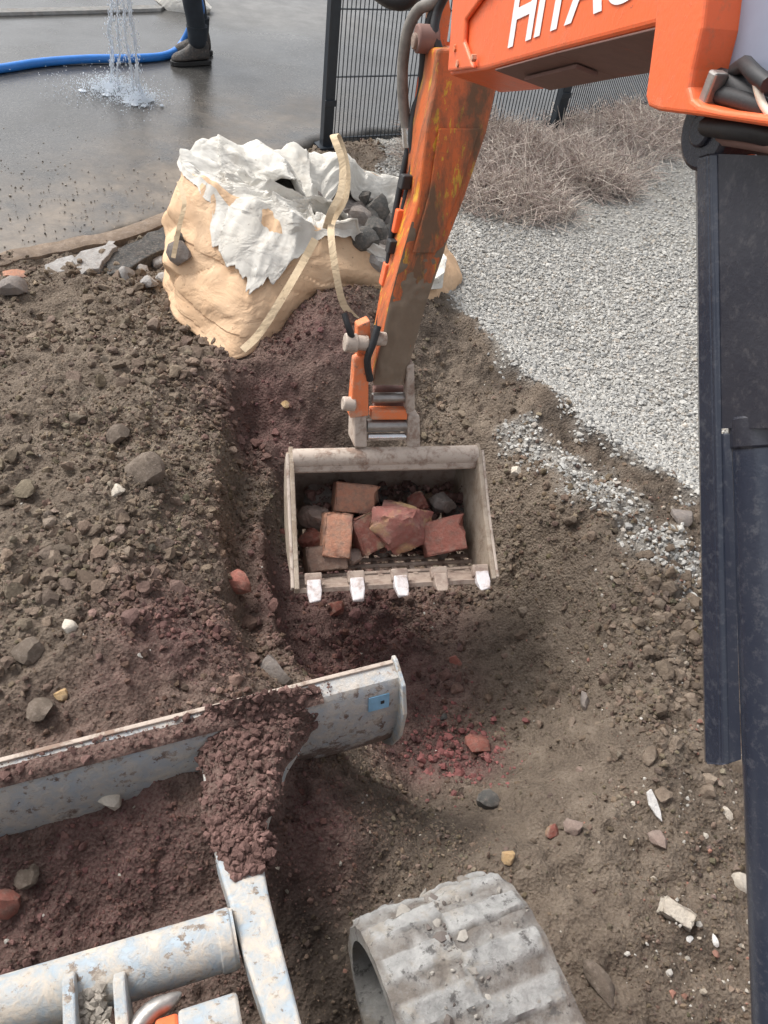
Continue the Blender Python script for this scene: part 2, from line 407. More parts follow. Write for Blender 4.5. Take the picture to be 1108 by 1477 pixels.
# edge of the gravel: soil lies on the near side of this line
GL = np.array([az(*p)[:2] for p in ((600, 400, 0), (650, 450, 0.02), (700, 505, .02), (760, 575, .02), (830, 630, .02), (920, 690, .02), (1000, 745, .02), (1108, 830, 0))])
GL = np.vstack([[GL[0][0] - .5, 6.0], GL, [2.6, 1.6], [4, 1.0]])
def seg_side(x, y, L):
    """signed distance to a polyline, positive on its left (looking along it)"""
    best = np.full(np.shape(x), 1e9); sg = np.ones(np.shape(x))
    for a, b in zip(L[:-1], L[1:]):
        d = b - a; t = np.clip(((x - a[0]) * d[0] + (y - a[1]) * d[1]) / d.dot(d), 0, 1)
        ex = x - a[0] - t * d[0]; ey = y - a[1] - t * d[1]; q = np.hypot(ex, ey)
        s = np.sign(d[0] * (y - a[1]) - d[1] * (x - a[0])); u = q < best
        best = np.where(u, q, best); sg = np.where(u, s, sg)
    return best * sg
TE = np.array([az(*p)[:2] for p in ((-400, 500, 0), (-150, 425, 0), (0, 385, 0), (60, 378, 0), (120, 362, 0), (180, 345, 0), (245, 322, 0), (300, 290, 0), (400, 235, 0), (470, 205, 0), (800, 185, 0), (930, 160, 0))])
TE = np.vstack([TE, TE[-1] + (TE[-1] - TE[-2]) * 8])
def gravel_w(x, y):
    d = seg_side(x, y, GL) + (fbm(x * 5, y * 5, 5) - .5) * .22
    return sstep(-.04, .06, d)
LG = np.array([az(*p)[:2] for p in ((755, 632, 0), (810, 680, 0), (880, 740, 0), (950, 800, 0), (1030, 880, 0), (1100, 960, 0))])
def lgrav_w(x, y):      # the narrow strip of spilt stone
    d = np.abs(seg_side(x, y, LG)) + (fbm(x * 7, y * 7, 8) - .5) * .16
    return sstep(.12, .03, d)
REDP = [(450, 520, 0, .35, .8), (400, 600, -.08, .3, .9), (480, 900, -.36, .38, 1.2), (600, 1060, -.32, .2, 1), (560, 960, -.36, .32, 1.2), (150, 1260, .05, .45, .9), (40, 1300, .03, .3, .9), (430, 1200, 0, .22, .9), (260, 920, .15, .26, .9), (200, 1000, .15, .2, .7),
        (690, 1080, -.3, .1, 1), (330, 1120, .1, .2, .9), (620, 870, -.33, .25, .7), (200, 880, .2, .2, .4)]
REDP = [(az(p[0], p[1], p[2])[:2], p[3], p[4]) for p in REDP]
def red_w(x, y):
    r = np.zeros(np.shape(x))
    for c, s, a in REDP: r = np.maximum(r, a * np.exp(-(((x - c[0]) ** 2 + (y - c[1]) ** 2) / (s * s)) ** 1.5))
    return np.clip(r * (0.62 + .9 * fbm(x * 4, y * 4, 31)), 0, 1)
DARKEN = [(az(620, 480, .05)[:2], .18), (az(720, 540, .05)[:2], .12), (az(800, 610, .05)[:2], .1), (az(880, 660, .05)[:2], .1), (az(960, 720, .05)[:2], .1), (az(560, 1190, -.1)[:2], .16), (az(650, 1190, -.15)[:2], .14), (az(450, 1380, 0)[:2], .16), (az(480, 1450, 0)[:2], .2), (az(420, 1330, 0)[:2], .14)]  # spots where the soil colour is mixed towards near-black brown
def darken_w(x, y):
    r = np.zeros(np.shape(x))
    for c, s in DARKEN: r = np.maximum(r, np.exp(-((x - c[0]) ** 2 + (y - c[1]) ** 2) / (s * s)))
    return np.clip(r * (.5 + fbm(x * 6, y * 6, 41)), 0, 1)
def height(x, y):
    b = base_h(x, y)
    g = np.maximum(gravel_w(x, y), 0.0)
    inner = sstep(4.5, 3, np.abs(x)) * sstep(7, 5, y) * sstep(-1.5, -.6, y)
    rough = (fbm(x * 3, y * 3, 1, 3) - .5) * .10 + (fbm(x * 11, y * 11, 2, 3) - .5) * .055
    bil = np.abs(fbm(x * 22, y * 22, 3, 3) - .5) * -.05 + .012
    fine = (fbm(x * 60, y * 60, 4, 2) - .5) * .022
    soil = rough + bil + fine
    grav = (fbm(x * 2, y * 2, 9, 3) - .5) * .04 + (fbm(x * 40, y * 40, 10, 2) - .5) * .012
    b = b + cuts(x, y)
    out = b + inner * (soil * (1 - g) + grav * g)
    tar = seg_side(x, y, TE)
    return np.where(tar > 0.02, np.minimum(out, -.04 + 0 * out), out)

def axis_pts(lo, hi, fn):
    out = [lo]
    while out[-1] < hi: out.append(out[-1] + fn(out[-1]))
    return np.array(out)
gy = np.concatenate([[-300, -80, -25, -8, -3], axis_pts(-1.2, 7.5, lambda y: .012 if .3 < y < 3.8 else (.03 if -.2 < y < 5 else .07)), [8.5, 10, 13, 20, 40, 100, 300, 600]])
gx = np.concatenate([[-400, -100, -30, -12, -6], axis_pts(-4, 4, lambda x: .012 if -1.6 < x < 1.35 else (.022 if -2.5 < x < 2.2 else .07)), [6, 12, 30, 100, 400]])
X, Y = np.meshgrid(gx, gy)
Z = height(X, Y)
nx, ny = len(gx), len(gy)
idx = np.arange(nx * ny).reshape(ny, nx)
FQ = np.stack([idx[:-1, :-1], idx[:-1, 1:], idx[1:, 1:], idx[1:, :-1]], -1).reshape(-1, 4)
GW = np.maximum(gravel_w(X, Y), lgrav_w(X, Y) * .8)
GROUND = mat_ground(); CLOD = mat_clod()
ground = np_mesh('ground', np.stack([X, Y, Z], -1).reshape(-1, 3), FQ, GROUND, True, {'red': red_w(X, Y), 'gravel': GW, 'damp': darken_w(X, Y)})
tag(ground, 'churned brown and reddish soil with a dug hollow, running out to pale gravel', kind='structure')
def hz(x, y): return height(np.array([float(x)]), np.array([float(y)]))[0]
def hit(px, py):
    """where a sight line meets the ground"""
    d = ray(px, py); k = np.linspace(0.7, 9, 2500); P = CAM + d * k[:, None]
    H = height(P[:, 0], P[:, 1]); below = np.where(P[:, 2] < H)[0]
    i = below[0] if len(below) else len(k) - 1
    return V3(P[i, 0], P[i, 1], H[i]), k[i]

# ------------------------------------------------------------------ tarmac, kerb
def tarmac():
    tx = np.concatenate([axis_pts(-7, 3, lambda x: .045), axis_pts(3.1, 9, lambda x: .3), [14, 40, 120, 300]])
    tx = np.concatenate([[-300, -100, -30, -12], tx])
    dts = np.concatenate([[0, .03, .07], axis_pts(.12, 4, lambda d: .05 + d * .03), [6, 10, 30, 100, 300]])
    # strips parallel to the broken edge: sample the edge densely, sweep away from it
    E_ = np.concatenate([[np.array([-9, -1.5])], TE])
    S = [E_[0]]
    for a, b in zip(E_[:-1], E_[1:]):
        m = max(2, int(np.linalg.norm(b - a) / .05)) if np.linalg.norm(b) < 12 else 30
        for t in np.linspace(0, 1, m)[1:]: S.append(a + (b - a) * t)
    S = np.array(S); sw = nrm(V3(-.62, .78, 0))[:2]
    n1 = (fbm(S[:, 0] * 6, S[:, 1] * 6, 61, 4) - .5) * .14
    P = S[:, None] + sw[None, None] * (dts[None, :, None] + n1[:, None, None] * np.exp(-dts * 3)[None, :, None])
    x, y = P[..., 0], P[..., 1]
    z = .035 + (fbm(x * .8, y * .8, 62, 3) - .5) * .02 * sstep(0, .3, dts)[None] + 0 * x
    z[:, 0] = -.06; z[:, 1] = np.where(True, .02, 0) + (fbm(S[:, 0] * 15, S[:, 1] * 15, 63) - .5) * .02
    A, B = z.shape; ix = np.arange(A * B).reshape(A, B)
    F = np.stack([ix[:-1, :-1], ix[1:, :-1], ix[1:, 1:], ix[:-1, 1:]], -1).reshape(-1, 4)
    d = seg_side(x, y, TE)
    mud = sstep(1.5, .1, d) * sstep(-.4, -1.5, x) * .8
    q = az(400, 20, 0)[:2]
    dry = sstep(1.0, .2, np.hypot((x - q[0]) / 1.5, (y - q[1]) / 1.3)) * .8
    o = np_mesh('tarmac', np.stack([x, y, z], -1).reshape(-1, 3), F[:, ::-1], mat_tarmac(), True, {'mud': mud, 'dry': dry})
    tag(o, 'wet grey tarmac yard with muddy broken edge', kind='structure')
tarmac()
CONC = mat_stone('concrete_kerb', (0.15, 0.11, 0.08), (0.26, 0.2, 0.15), None, 8, .85, .5)
def kerb():
    P = spline([az(-260, 440, .06), az(-120, 405, .06), az(0, 371, .06), az(130, 345, .06), az(262, 307, .06)], 60)
    wd = nrm(np.cross(P[-1] - P[0], V3(0, 0, 1)))
    rings = []
    for i, p in enumerate(P):
        j = (vnoise(i * .35, 3, 5) - .5) * .025; k = (vnoise(i * .5, 9, 6) - .5) * .012
        rings.append([p + wd * (-.055 + j) + V3(0, 0, -.1), p + wd * (.055 + j) + V3(0, 0, -.1), p + wd * (.055 + j) + V3(0, 0, k - .006), p + wd * (.04 + j) + V3(0, 0, k), p + wd * (-.045 + j) + V3(0, 0, k), p + wd * (-.055 + j) + V3(0, 0, k - .008)])
    o = MB().loft(rings).build('kerb', CONC, None, 40)
    tag(o, 'mud-stained concrete edging between tarmac and soil', kind='structure')
    P = [az(-900, 40, .06), az(-200, 23, .06), az(0, 16, .06), az(130, 13, .06), az(235, 10, .06)]
    o = MB().loft([[p + V3(0, -.07, -.1), p + V3(0, .1, -.1), p + V3(0, .1, 0), p + V3(0, -.05, 0), p + V3(0, -.07, -.02)] for p in P]).build('kerb', mat_stone('far_kerb', (.17, .17, .165), (.26, .26, .25), None, 5, .8, .4), None)
    tag(o, 'grey kerb stone row at the far side of the yard', kind='structure')
kerb()

# ------------------------------------------------------------------ excavator
MUD = (0.11, 0.075, 0.062); DUST = (0.3, 0.255, 0.21)
ORANGE = mat_paint('orange_paint', (0.86, 0.15, 0.042), (0.42, 0.17, 0.09), .58, .82, 5, .4, (0.36, 0.09, 0.05), .68)
ORANGE_C = mat_paint('chalky_orange_paint', (0.74, 0.19, 0.06), (0.42, 0.28, 0.2), .48, .64, 12, .6, (0.25, 0.12, 0.08), .62)
ORANGE_W = mat_paint('worn_orange_paint', (0.60, 0.125, 0.022), (0.13, 0.075, 0.045), .43, .58, 7, .45, (0.66, 0.36, 0.03), .56, stretch=(1, 1, .3))
UNDER = mat_paint('muddy_shaded_brown', (0.45, 0.09, 0.03), (0.17, 0.1, 0.085), .3, .42, 4, .6)  # mud and the shaded tone of the boom underside in one brown
MUDDY = mat_paint('mud_coated_steel', (0.45, 0.12, 0.03), (0.155, 0.115, 0.082), .3, .42, 5, .7)
NAVY = mat_paint('navy_paint', (0.013, 0.018, 0.034), (0.12, 0.12, 0.13), .66, .9, 5, .2, (0.5, 0.5, 0.52), .70, stretch=(1, 1, .25))
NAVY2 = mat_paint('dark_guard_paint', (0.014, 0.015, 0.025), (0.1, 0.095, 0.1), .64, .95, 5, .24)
BLACK = plain('black_rubber', (0.02, 0.02, 0.022), .55)
HOSE = plain('grey_hose', (0.19, 0.175, 0.155), .7, 0, .35, 30)
CHROME = plain('chrome', (0.75, 0.75, 0.76), .18, 1.0, .08)
STEEL = plain('worn_steel', (0.36, 0.34, 0.32), .4, .8, .3)
TOOTHM = mat_paint('polished_tooth', (0.6, 0.56, 0.56), (0.32, 0.25, 0.22), .46, .62, 22, .4, (0.3, .22, .2), .66)
DRYMUD = mat_paint('mud_dried_bucket_steel', (0.45, 0.375, 0.315), (0.22, 0.155, 0.12), .5, .62, 18, .75, (0.3, .2, .14), .7)
DRYMUD2 = mat_paint('mud_smeared_bucket_steel', (0.34, 0.265, 0.215), (0.19, 0.135, 0.11), .46, .62, 18, .75)
CHEEK = mat_paint('muddy_bucket_cheek', (0.36, 0.295, 0.23), (0.2, 0.15, 0.11), .46, .62, 14, .75)
BLADEM = mat_paint('pale_blue_grey_paint', (0.33, 0.36, 0.39), (0.38, 0.345, 0.305), .40, .62, 24, .5, (0.13, 0.09, 0.075), .56, lowmud=.17)
FRAMEM = mat_paint('chassis_paint', (0.32, 0.38, 0.43), (0.41, 0.365, 0.31), .40, .60, 24, .5, (0.15, 0.115, 0.09), .57)
GREYP = plain('blue_grey_panel', (0.25, 0.28, 0.36), .35, 0, .12, 6, .05)
def mat_track():
    a = NT('dusty_rubber')
    c = a.ramp(a.noise(13, 9, .72), (0.3, (0.2, 0.2, 0.195)), (0.7, (0.43, 0.425, 0.41)))
    c = a.mix(a.ramp(a.noise(7, 8, .7), (0.52, 0.0), (0.62, .8)), c, (0.30, 0.265, 0.22))
    g = a.math('SUBTRACT', 1.0, a.attr('lug')); f = a.math('MULTIPLY', g, a.ramp(a.noise(16, 8, .7), (0.32, 0.15), (0.6, 1.0)), True)
    c = a.mix(f, c, a.mix(a.noise(50, 5, .7), (0.10, 0.085, 0.075), (0.22, 0.195, 0.17)))
    c = a.mix(a.ramp(a.noise(30, 8, .75), (0.56, 0.0), (0.63, .85)), c, (0.085, 0.08, 0.078))
    return a.set(Base_Color=c, Roughness=0.85, Normal=a.bump(a.noise(60, 8, .75), 0.8, 0.01), Specular_IOR_Level=.25)
TRACKM = mat_track()
DARKIN = plain('dark_track_inside', (0.10, 0.105, 0.105), .7)
WHITEP = plain('white_lettering', (0.86, 0.85, 0.86), .4, 0, .05)
BLUEP = plain('blue_decal', (0.22, 0.42, 0.6), .4, 0, .2)
YELLOW = plain('yellow_stripe', (0.72, 0.40, 0.02), .5, 0, .25)
CREAM = plain('cream_cable', (0.6, 0.52, 0.42), .5)

L_ = V3(.891, .454, 0); H_ = V3(-.454, .891, 0); ZU = V3(0, 0, 1)      # undercarriage: right, forward
def uc(l, s, z): return L_ * l + H_ * s + ZU * z
EX = empty('excavator', tuple(uc(-.13, -.35, 0)), 'orange mini excavator with grey blade and rubber tracks, its grid bucket reaching into the hollow', 'excavator')

# --- boom
AZ = radians(20); D_ = V3(-sin(AZ), cos(AZ), 0); WR = V3(cos(AZ), sin(AZ), 0); WT = nrm(V3(cos(AZ), sin(AZ), -.24))
TIP = dk(655, 60, 0) ; _d = ray(655, 60); TIP = CAM + _d * (2.32 / _d[1])
def bp(px, py, off=0.0): return pl(px, py, TIP - WR * .08 + WR * off, WR)
BOOMR = empty  # (name kept free)
boom_out = [bp(648, 108), bp(700, 100), bp(800, 73), bp(945, 36), bp(1110, 60), bp(1190, 120)]
boom_top = [bp(1260, -120), bp(1000, -210), bp(760, -160), bp(676, -70), bp(656, -10)]
mb = MB().prism(boom_out + boom_top, WT * .15)
boom = mb.build('boom', ORANGE, EX, None, .008, 3, label='orange boom with white lettering')
# muddy underside plate, its shade put into the brown (2 mm proud of the bottom)
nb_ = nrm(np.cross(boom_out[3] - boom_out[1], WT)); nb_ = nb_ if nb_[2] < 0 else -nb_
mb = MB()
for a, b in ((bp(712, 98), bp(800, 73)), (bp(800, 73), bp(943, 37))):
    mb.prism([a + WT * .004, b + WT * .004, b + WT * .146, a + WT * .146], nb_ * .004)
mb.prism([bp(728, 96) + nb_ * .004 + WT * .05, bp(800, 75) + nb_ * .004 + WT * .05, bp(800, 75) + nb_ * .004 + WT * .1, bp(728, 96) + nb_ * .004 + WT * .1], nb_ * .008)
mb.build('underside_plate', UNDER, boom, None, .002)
# raised knuckle plate round the arm pin, on the side of the boom
mb = MB().prism([bp(652, 104), bp(690, 99), bp(676, 60), bp(678, 30), bp(700, 0), bp(740, -40), bp(690, -60), bp(660, -10)], -WR * .012)
mb.build('knuckle_plate', ORANGE, boom, None, .006, 3)
for (x_, y_) in ((668, 92), (690, 84), (664, 70)):
    c = bp(x_, y_); MB().tube([c - WR * .016, c - WR * .006], .008, 6).build('bolt', ORANGE_C, boom)
# proximal half of the boom, down to the swing post
BASE = uc(.72, .12, .66)
mb = MB(); pa = bp(1260, 20) + WR * .075; pb = V3(.98, .36, .8)
ax = nrm(pb - pa); sd = WR; ot = np.cross(ax, sd)
mb.loft([[pa + s1 * sd * .07 + s2 * ot * .13 for s1, s2 in ((-1, -1), (1, -1), (1, 1), (-1, 1))], [pb + s1 * sd * .07 + s2 * ot * .09 for s1, s2 in ((-1, -1), (1, -1), (1, 1), (-1, 1))]])
mb.build('boom_root', ORANGE, boom, None, .008)
# lettering
def lettering():
    cu = bpy.data.curves.new('t', 'FONT'); cu.body = 'HITACHI'; cu.size = 1; cu.offset = .022; cu.space_character = .93
    to = bpy.data.objects.new('t', cu); COL.objects.link(to)
    dg = bpy.context.evaluated_depsgraph_get(); me = bpy.data.meshes.new_from_object(to.evaluated_get(dg))
    bpy.data.objects.remove(to); bpy.data.curves.remove(cu)
    V = np.array([v.co[:] for v in me.vertices])
    V[:, 0] -= V[:, 0].min(); wtot = V[:, 0].max(); hh = V[:, 1].max()
    O = bp(734, 67); XX = (bp(905, -2) - O) ; YY = (bp(748, -26) - O)
    # H I T A C of HITACHI span about 0.66 of the word
    og = origin_of(boom)
    for v, p in zip(me.vertices, V):
        u, w_ = p[0] / (wtot * .70), p[1] / hh
        v.co = Vector(O + XX * u + YY * w_ - WR * .0016 - og)
    o = link_mesh('lettering', me, WHITEP, boom)
    for p_ in me.polygons: p_.use_smooth = False
    sm = o.modifiers.new('s', 'SOLIDIFY'); sm.thickness = .0008; sm.offset = 0
lettering()
# bracket at the boom bend: orange flanged frame round a grey-blue panel
def bk(px, py, off=0.0): return bp(px, py, -.07 + off)
outer = [bk(952, -70), bk(943, 40), bk(930, 140), bk(934, 154), bk(948, 160), bk(1010, 168), bk(1190, 196)]
inner = [bk(1200, 178), bk(1040, 158), bk(1008, 150), bk(998, 142), bk(994, 125), bk(998, 100), bk(1012, 40), bk(1024, -70)]
mb = MB(); vs = outer + inner
fr = mb.prism(vs, WR * .115).build('boom_bracket', ORANGE, boom, None, .006, 3)
mb = MB().prism([bk(990, -70, .05), bk(990, 150, .05), bk(1200, 180, .05), bk(1230, -70, .05)], WR * .012)
mb.build('side_panel', GREYP, boom, None, .004)
mb = MB().tube([bk(1108, 122, .02), bk(1090, 108, .02), bk(1075, 92, .03), bk(1062, 100, .04), bk(1058, 118, .05)], .009, 8).build('cable_loop', BLACK, boom, 60)
mb = MB().tube(spline([bk(1088, 98, .03), bk(1092, 125, .02), bk(1100, 150, .02), bk(1112, 166, .02)], 12), .0045, 8).build('cable', CREAM, boom, 60)
mb = MB().tube(spline([bk(1004, 142, .03), bk(1018, 120, .04), bk(1034, 116, .04), bk(1060, 125, .04), bk(1100, 148, .04)], 14), .014, 8).build('hose', BLACK, boom, 60)
mb = MB().tube(spline([bk(1004, 128, .045), bk(1022, 135, .03), bk(1060, 142, .03), bk(1110, 158, .03)], 14), .011, 8).build('hose', BLACK, boom, 60)
mb = MB().box(bk(1027, 132, .02), D_ * .008, WR * .01, ZU * .022).build('fitting', STEEL, boom, None, .003)

# --- boom cylinder with its guard
def cyl():
    root = bpy.data.objects.new('boom_cylinder', None); COL.objects.link(root); root.parent = EX
    def cp(px, py, off=0.0): return bp(px, py, -.03 + off)
    # eye
    e = cp(1062, 190, .05)
    MB().tube([e - WR * .05, e + WR * .05], .048, 24).build('rod_eye', NAVY2, root, 40, .006)
    MB().tube([e - WR * .056, e - WR * .045], .02, 16).build('pin', NAVY2, root, 40, .003)
    MB().tube(spline([cp(1020, 182, .0), cp(1050, 186, -.01), cp(1085, 190, -.01), cp(1130, 200, .0)], 12), .012, 8).build('hose', BLACK, root, 60)
    MB().tube(spline([cp(1030, 196, .02), cp(1060, 200, .0), cp(1100, 206, .0), cp(1140, 214, .0)], 12), .010, 8).build('hose', UNDER, root, 60)
    # guard: folded channel
    prof = [(1010, 235), (1016, 222), (1028, 212), (1108, 214), (1150, 222)]
    # three folded faces along the cylinder: left flange, ridge, broad face
    n_ = nrm(np.cross(cp(1030, 1095) - cp(1030, 230), WR))
    n_ = n_ if np.dot(n_, CAM - e) > 0 else -n_
    def strip(pts_top, pts_bot, th):
        m = MB()
        m.loft([list(pts_top) + [p - n_ * th for p in pts_top[::-1]], list(pts_bot) + [p - n_ * th for p in pts_bot[::-1]]]); return m
    t = [cp(1008, 232) - n_ * .045, cp(1010, 228), cp(1026, 222) + n_ * .008, cp(1036, 222) - n_ * .002, cp(1150, 226) - n_ * .012]
    mid = [cp(1011, 600) - n_ * .045, cp(1013, 600), cp(1032, 600) + n_ * .008, cp(1042, 600) - n_ * .002, cp(1150, 600) - n_ * .012]
    m2 = [cp(1012, 625) - n_ * .045, cp(1014, 625), cp(1034, 625) + n_ * .008, cp(1044, 625) - n_ * .002, cp(1062, 625) - n_ * .012]
    b = [cp(1020, 1102) - n_ * .045, cp(1022, 1102), cp(1043, 1103) + n_ * .008, cp(1052, 1102) - n_ * .002, cp(1076, 1092) - n_ * .012]
    def back(p, d): v = p - CAM; L = np.linalg.norm(v); return CAM + v * ((L + d) / L)
    t = [back(cp(1007, 230), .05), cp(1010, 226), back(cp(1024, 222), -.006), back(cp(1036, 222), .004), back(cp(1150, 226), .012)]
    mid = [back(cp(1011, 600), .05), cp(1013, 600), back(cp(1032, 600), -.006), back(cp(1042, 618), .004), back(cp(1150, 618), .012)]
    m2 = [back(cp(1012, 625), .05), cp(1014, 625), back(cp(1034, 625), -.006), back(cp(1044, 625), .004), back(cp(1056, 625), .012)]
    b = [back(cp(1020, 1102), .05), cp(1022, 1102), back(cp(1043, 1103), -.006), back(cp(1052, 1102), .004), back(cp(1070, 1096), .012)]
    def ring(r): return list(r) + [p - n_ * .006 for p in r[::-1]]
    MB().loft([ring(t[3:]), ring(mid[3:])]).build('guard_upper', NAVY2, root, None, .002)
    m2b = m2[:4]; tb = t[:4]
    MB().loft([ring(tb), ring(mid[:4]), ring(b[:4])]).build('guard', NAVY, root, None, .002)
    MB().loft([ring(m2[3:]), ring(b[3:])]).build('guard_lower', NAVY, root, None, .002)
    # barrel and gland
    A = cp(1111, 612, .05); B = cp(1140, 1477, .03); C2 = B + (B - A) * .45
    MB().tube([A, B, C2], .046, 28).build('barrel', NAVY, root, 40)
    ax = nrm(B - A); fr0 = nrm(CAM - A); fr0 = nrm(fr0 - ax * np.dot(fr0, ax)); sd0 = np.cross(ax, fr0); sd0 = sd0 if np.dot(sd0, _R) < 0 else -sd0
    MB().tube([A - ax * .012, A + ax * .03], .0485, 28).build('gland', NAVY2, root, 40, .004)
    MB().tube([A - ax * .03, A - ax * .012], .043, 28).build('gland_ring', MUDDY, root, 40, .004)
    MB().tube([e + WR * .0, A], .024, 20).build('rod', CHROME, root, 40)
cyl()

# --- arm (dipper)
_d = ray(674, 118); ATOP = CAM + _d * (2.36 / _d[1]); _d = ray(566, 552); ABOT = CAM + _d * (2.12 / _d[1])
AX = nrm(ABOT - ATOP); AN = nrm(np.cross(AX, WR)); AN = AN if np.dot(AN, CAM - ATOP) > 0 else -AN   # towards the operator
def ap(px, py, off=0.0): return pl(px, py, ATOP + AN * off, AN)      # on the belly of the arm
rows = [(632, 722, 70, .17), (628, 719, 118, .17), (615, 703, 190, .165), (604, 671, 285, .155), (580, 638, 370, .14), (561, 614, 440, .125), (545, 592, 520, .115), (539, 582, 556, .11)]
rings = []
for xl, xr, y, dp in rows:
    a, b = ap(xl, y), ap(xr, y); rings.append([a, b, b - AN * dp, a - AN * dp])
arm = MB().loft(rings).build('arm', ORANGE_W, EX, None, .01, 3, label='worn orange arm smeared with mud towards the bucket')
# belly reinforcement plate and mud coat on the lower half
MB().loft([[ap(xl + 12, y, .003), ap(xr - 12, y, .003), ap(xr - 14, y, .009), ap(xl + 14, y, .009)] for xl, xr, y, dp in [(620, 705, 185, 0), (606, 673, 280, 0), (582, 641, 365, 0)]]).build('belly_plate', ORANGE_W, arm, None, .003)
def mud_coat():
    R_ = []
    rr = [(594, 652, 320), (581, 640, 365), (570, 626, 405), (561, 614, 440), (545, 592, 520), (539, 581, 555)]
    P = []
    for k in np.linspace(0, len(rr) - 1, 60):
        i = min(int(k), len(rr) - 2); u = k - i; xl, xr, y = [rr[i][q] * (1 - u) + rr[i + 1][q] * u for q in range(3)]
        row = []
        for j, v in enumerate(np.linspace(0, 1, 18)):
            nz = fbm(v * 4, k * 2.2, 71, 4); edge = min(v, 1 - v) * 6
            low = (k / 5) * 1.1
            off = .012 * (nz - .62 + low * .45) * 2.2 * min(1, edge + .4)
            row.append(ap(xl + (xr - xl) * v, y, max(-.006, min(off, .016))))
        P.append(row)
    MB().loft(P, False).build('mud', MUDDY, arm, 0, kind='stuff')
mud_coat()
# arm-side fittings: bucket cylinder along the far side, pipes, yellow stripe
def al(px, py, back): return ap(px, py, -back)
MB().tube([al(640, 60, .21), al(606, 250, .2), al(590, 318, .19)], .042, 20).build('bucket_cylinder_barrel', ORANGE_W, arm, 40)
MB().tube([al(590, 318, .19), al(555, 452, .15)], .022, 16).build('bucket_cylinder_rod', CHROME, arm, 40)
MB().prism([al(612, 110, .155), al(628, 110, .145), al(598, 285, .14), al(584, 285, .15)], -WR * .02).build('side_rail', ORANGE, arm, None, .004)
MB().prism([al(607, 178, .14), al(617, 178, .135), al(606, 272, .135), al(598, 272, .14)], -WR * .026).build('yellow_stripe', YELLOW, arm, None, .002)
MB().tube([al(604, 200, .12), al(588, 270, .12), al(566, 380, .11), al(545, 470, .09)], .009, 10).build('pipe', BLACK, arm, 60)
MB().tube([al(624, 130, .06), al(606, 230, .06), al(594, 300, .06), al(572, 390, .055), al(552, 470, .05)], .008, 10).build('pipe', ORANGE_W, arm, 60)
for (x, y) in ((577, 318), (560, 395)):
    MB().box(al(x, y, .12), AX * .035, WR * .02, AN * .02).build('clamp', ORANGE, arm, None, .004)
for (x, y) in ((566, 355), (585, 262)):
    MB().box(al(x, y, .1), AX * .02, WR * .016, AN * .02).build('clamp', BLACK, arm, None, .004)
# pin cheeks at the top, between boom and arm
MB().tube([ap(640, 58, -.1) - WR * .02, ap(640, 58, -.1) - WR * .08], .036, 20).build('pivot_boss', UNDER, arm, 40, .005)
MB().tube([ap(640, 62, -.1) - WR * .07, ap(640, 62, -.1) - WR * .09], .02, 16).build('pivot_pin', DRYMUD2, arm, 40, .003)
MB().prism([al(626, 108, .16), al(640, 108, .14), al(652, 20, .14), al(645, -40, .14), al(628, -40, .16)], -WR * .03).build('boss_plate', ORANGE_C, arm, None, .006)
# hydraulic hoses arching over the boom tip
def hose(pts, r, m, parent=arm, n=40): return MB().tube(spline(pts, n), r, 10).build('hydraulic_hose', m, parent, 60)
hose([al(660, -30, .05), al(628, 2, .1), al(604, 14, .14), al(588, 45, .16), al(581, 95, .17), al(582, 150, .17), al(588, 195, .16)], .016, HOSE)
MB().tube([al(587, 184, .16), al(589, 212, .16)], .0165, 12).build('hose_ferrule', CHROME, arm, 40)
hose([al(589, 212, .16), al(580, 255, .15), al(566, 330, .13), al(560, 380, .12)], .010, BLACK)
hose([al(640, -20, .1), al(620, 30, .12), al(612, 70, .12), al(608, 130, .14), al(598, 160, .15), al(594, 200, .14), al(600, 240, .13)], .012, BLACK)
hose([al(650, -20, .06), al(632, 15, .09), al(627, 50, .08), al(640, 90, .06)], .013, BLACK)
hose([al(610, -40, .22), al(590, -5, .22), al(566, -2, .25), al(540, -20, .3)], .028, BLACK)

# --- bucket link
def lk(px, py, off=0.0): return ap(px, py, off)
linkp = bpy.data.objects.new('bucket_link', None); COL.objects.link(linkp); linkp.parent = EX
MB().prism([lk(512, 520, .02), lk(532, 512, .02), lk(532, 600, .02), lk(505, 604, .02)], -AN * .05).build('link_bar', ORANGE_C, linkp, None, .005)
MB().prism([lk(588, 530, .02), lk(598, 524, .02), lk(599, 592, .02), lk(587, 598, .02)], -AN * .05).build('link_bar', DRYMUD, linkp, None, .005)
MB().prism([lk(516, 470, .0), lk(534, 462, .0), lk(536, 516, .0), lk(516, 520, .0)], -AN * .05).build('link_arm', ORANGE_C, linkp, None, .005)
MB().prism([lk(536, 592, .01), lk(588, 592, .01), lk(588, 606, .01), lk(536, 606, .01)], -AN * .04).build('cross_plate', ORANGE_C, linkp, None, .005)
MB().prism([lk(540, 560, -.05), lk(586, 560, -.05), lk(586, 592, -.05), lk(540, 592, -.05)], -AN * .03).build('link_back_plate', UNDER, linkp, None, .005)
MB().tube([lk(536, 574, -.015), lk(586, 573, -.015)], .018, 16).build('pin', STEEL, linkp, 40, .003)
for (x, y, r) in ((506, 494, .03), (522, 494, .024), (503, 582, .024), (548, 488, .022)):
    MB().tube([lk(x - 9, y, .01), lk(x + 9, y + 1, .01)], r, 16).build('pin_boss', DRYMUD, linkp, 40, .004)
hose([lk(497, 452, .0), lk(504, 475, .02), lk(512, 500, .01)], .011, BLACK, linkp, 12)
hose([lk(545, 470, .015), lk(538, 495, .03), lk(530, 520, .03), lk(534, 548, .02)], .012, BLACK, linkp, 16)

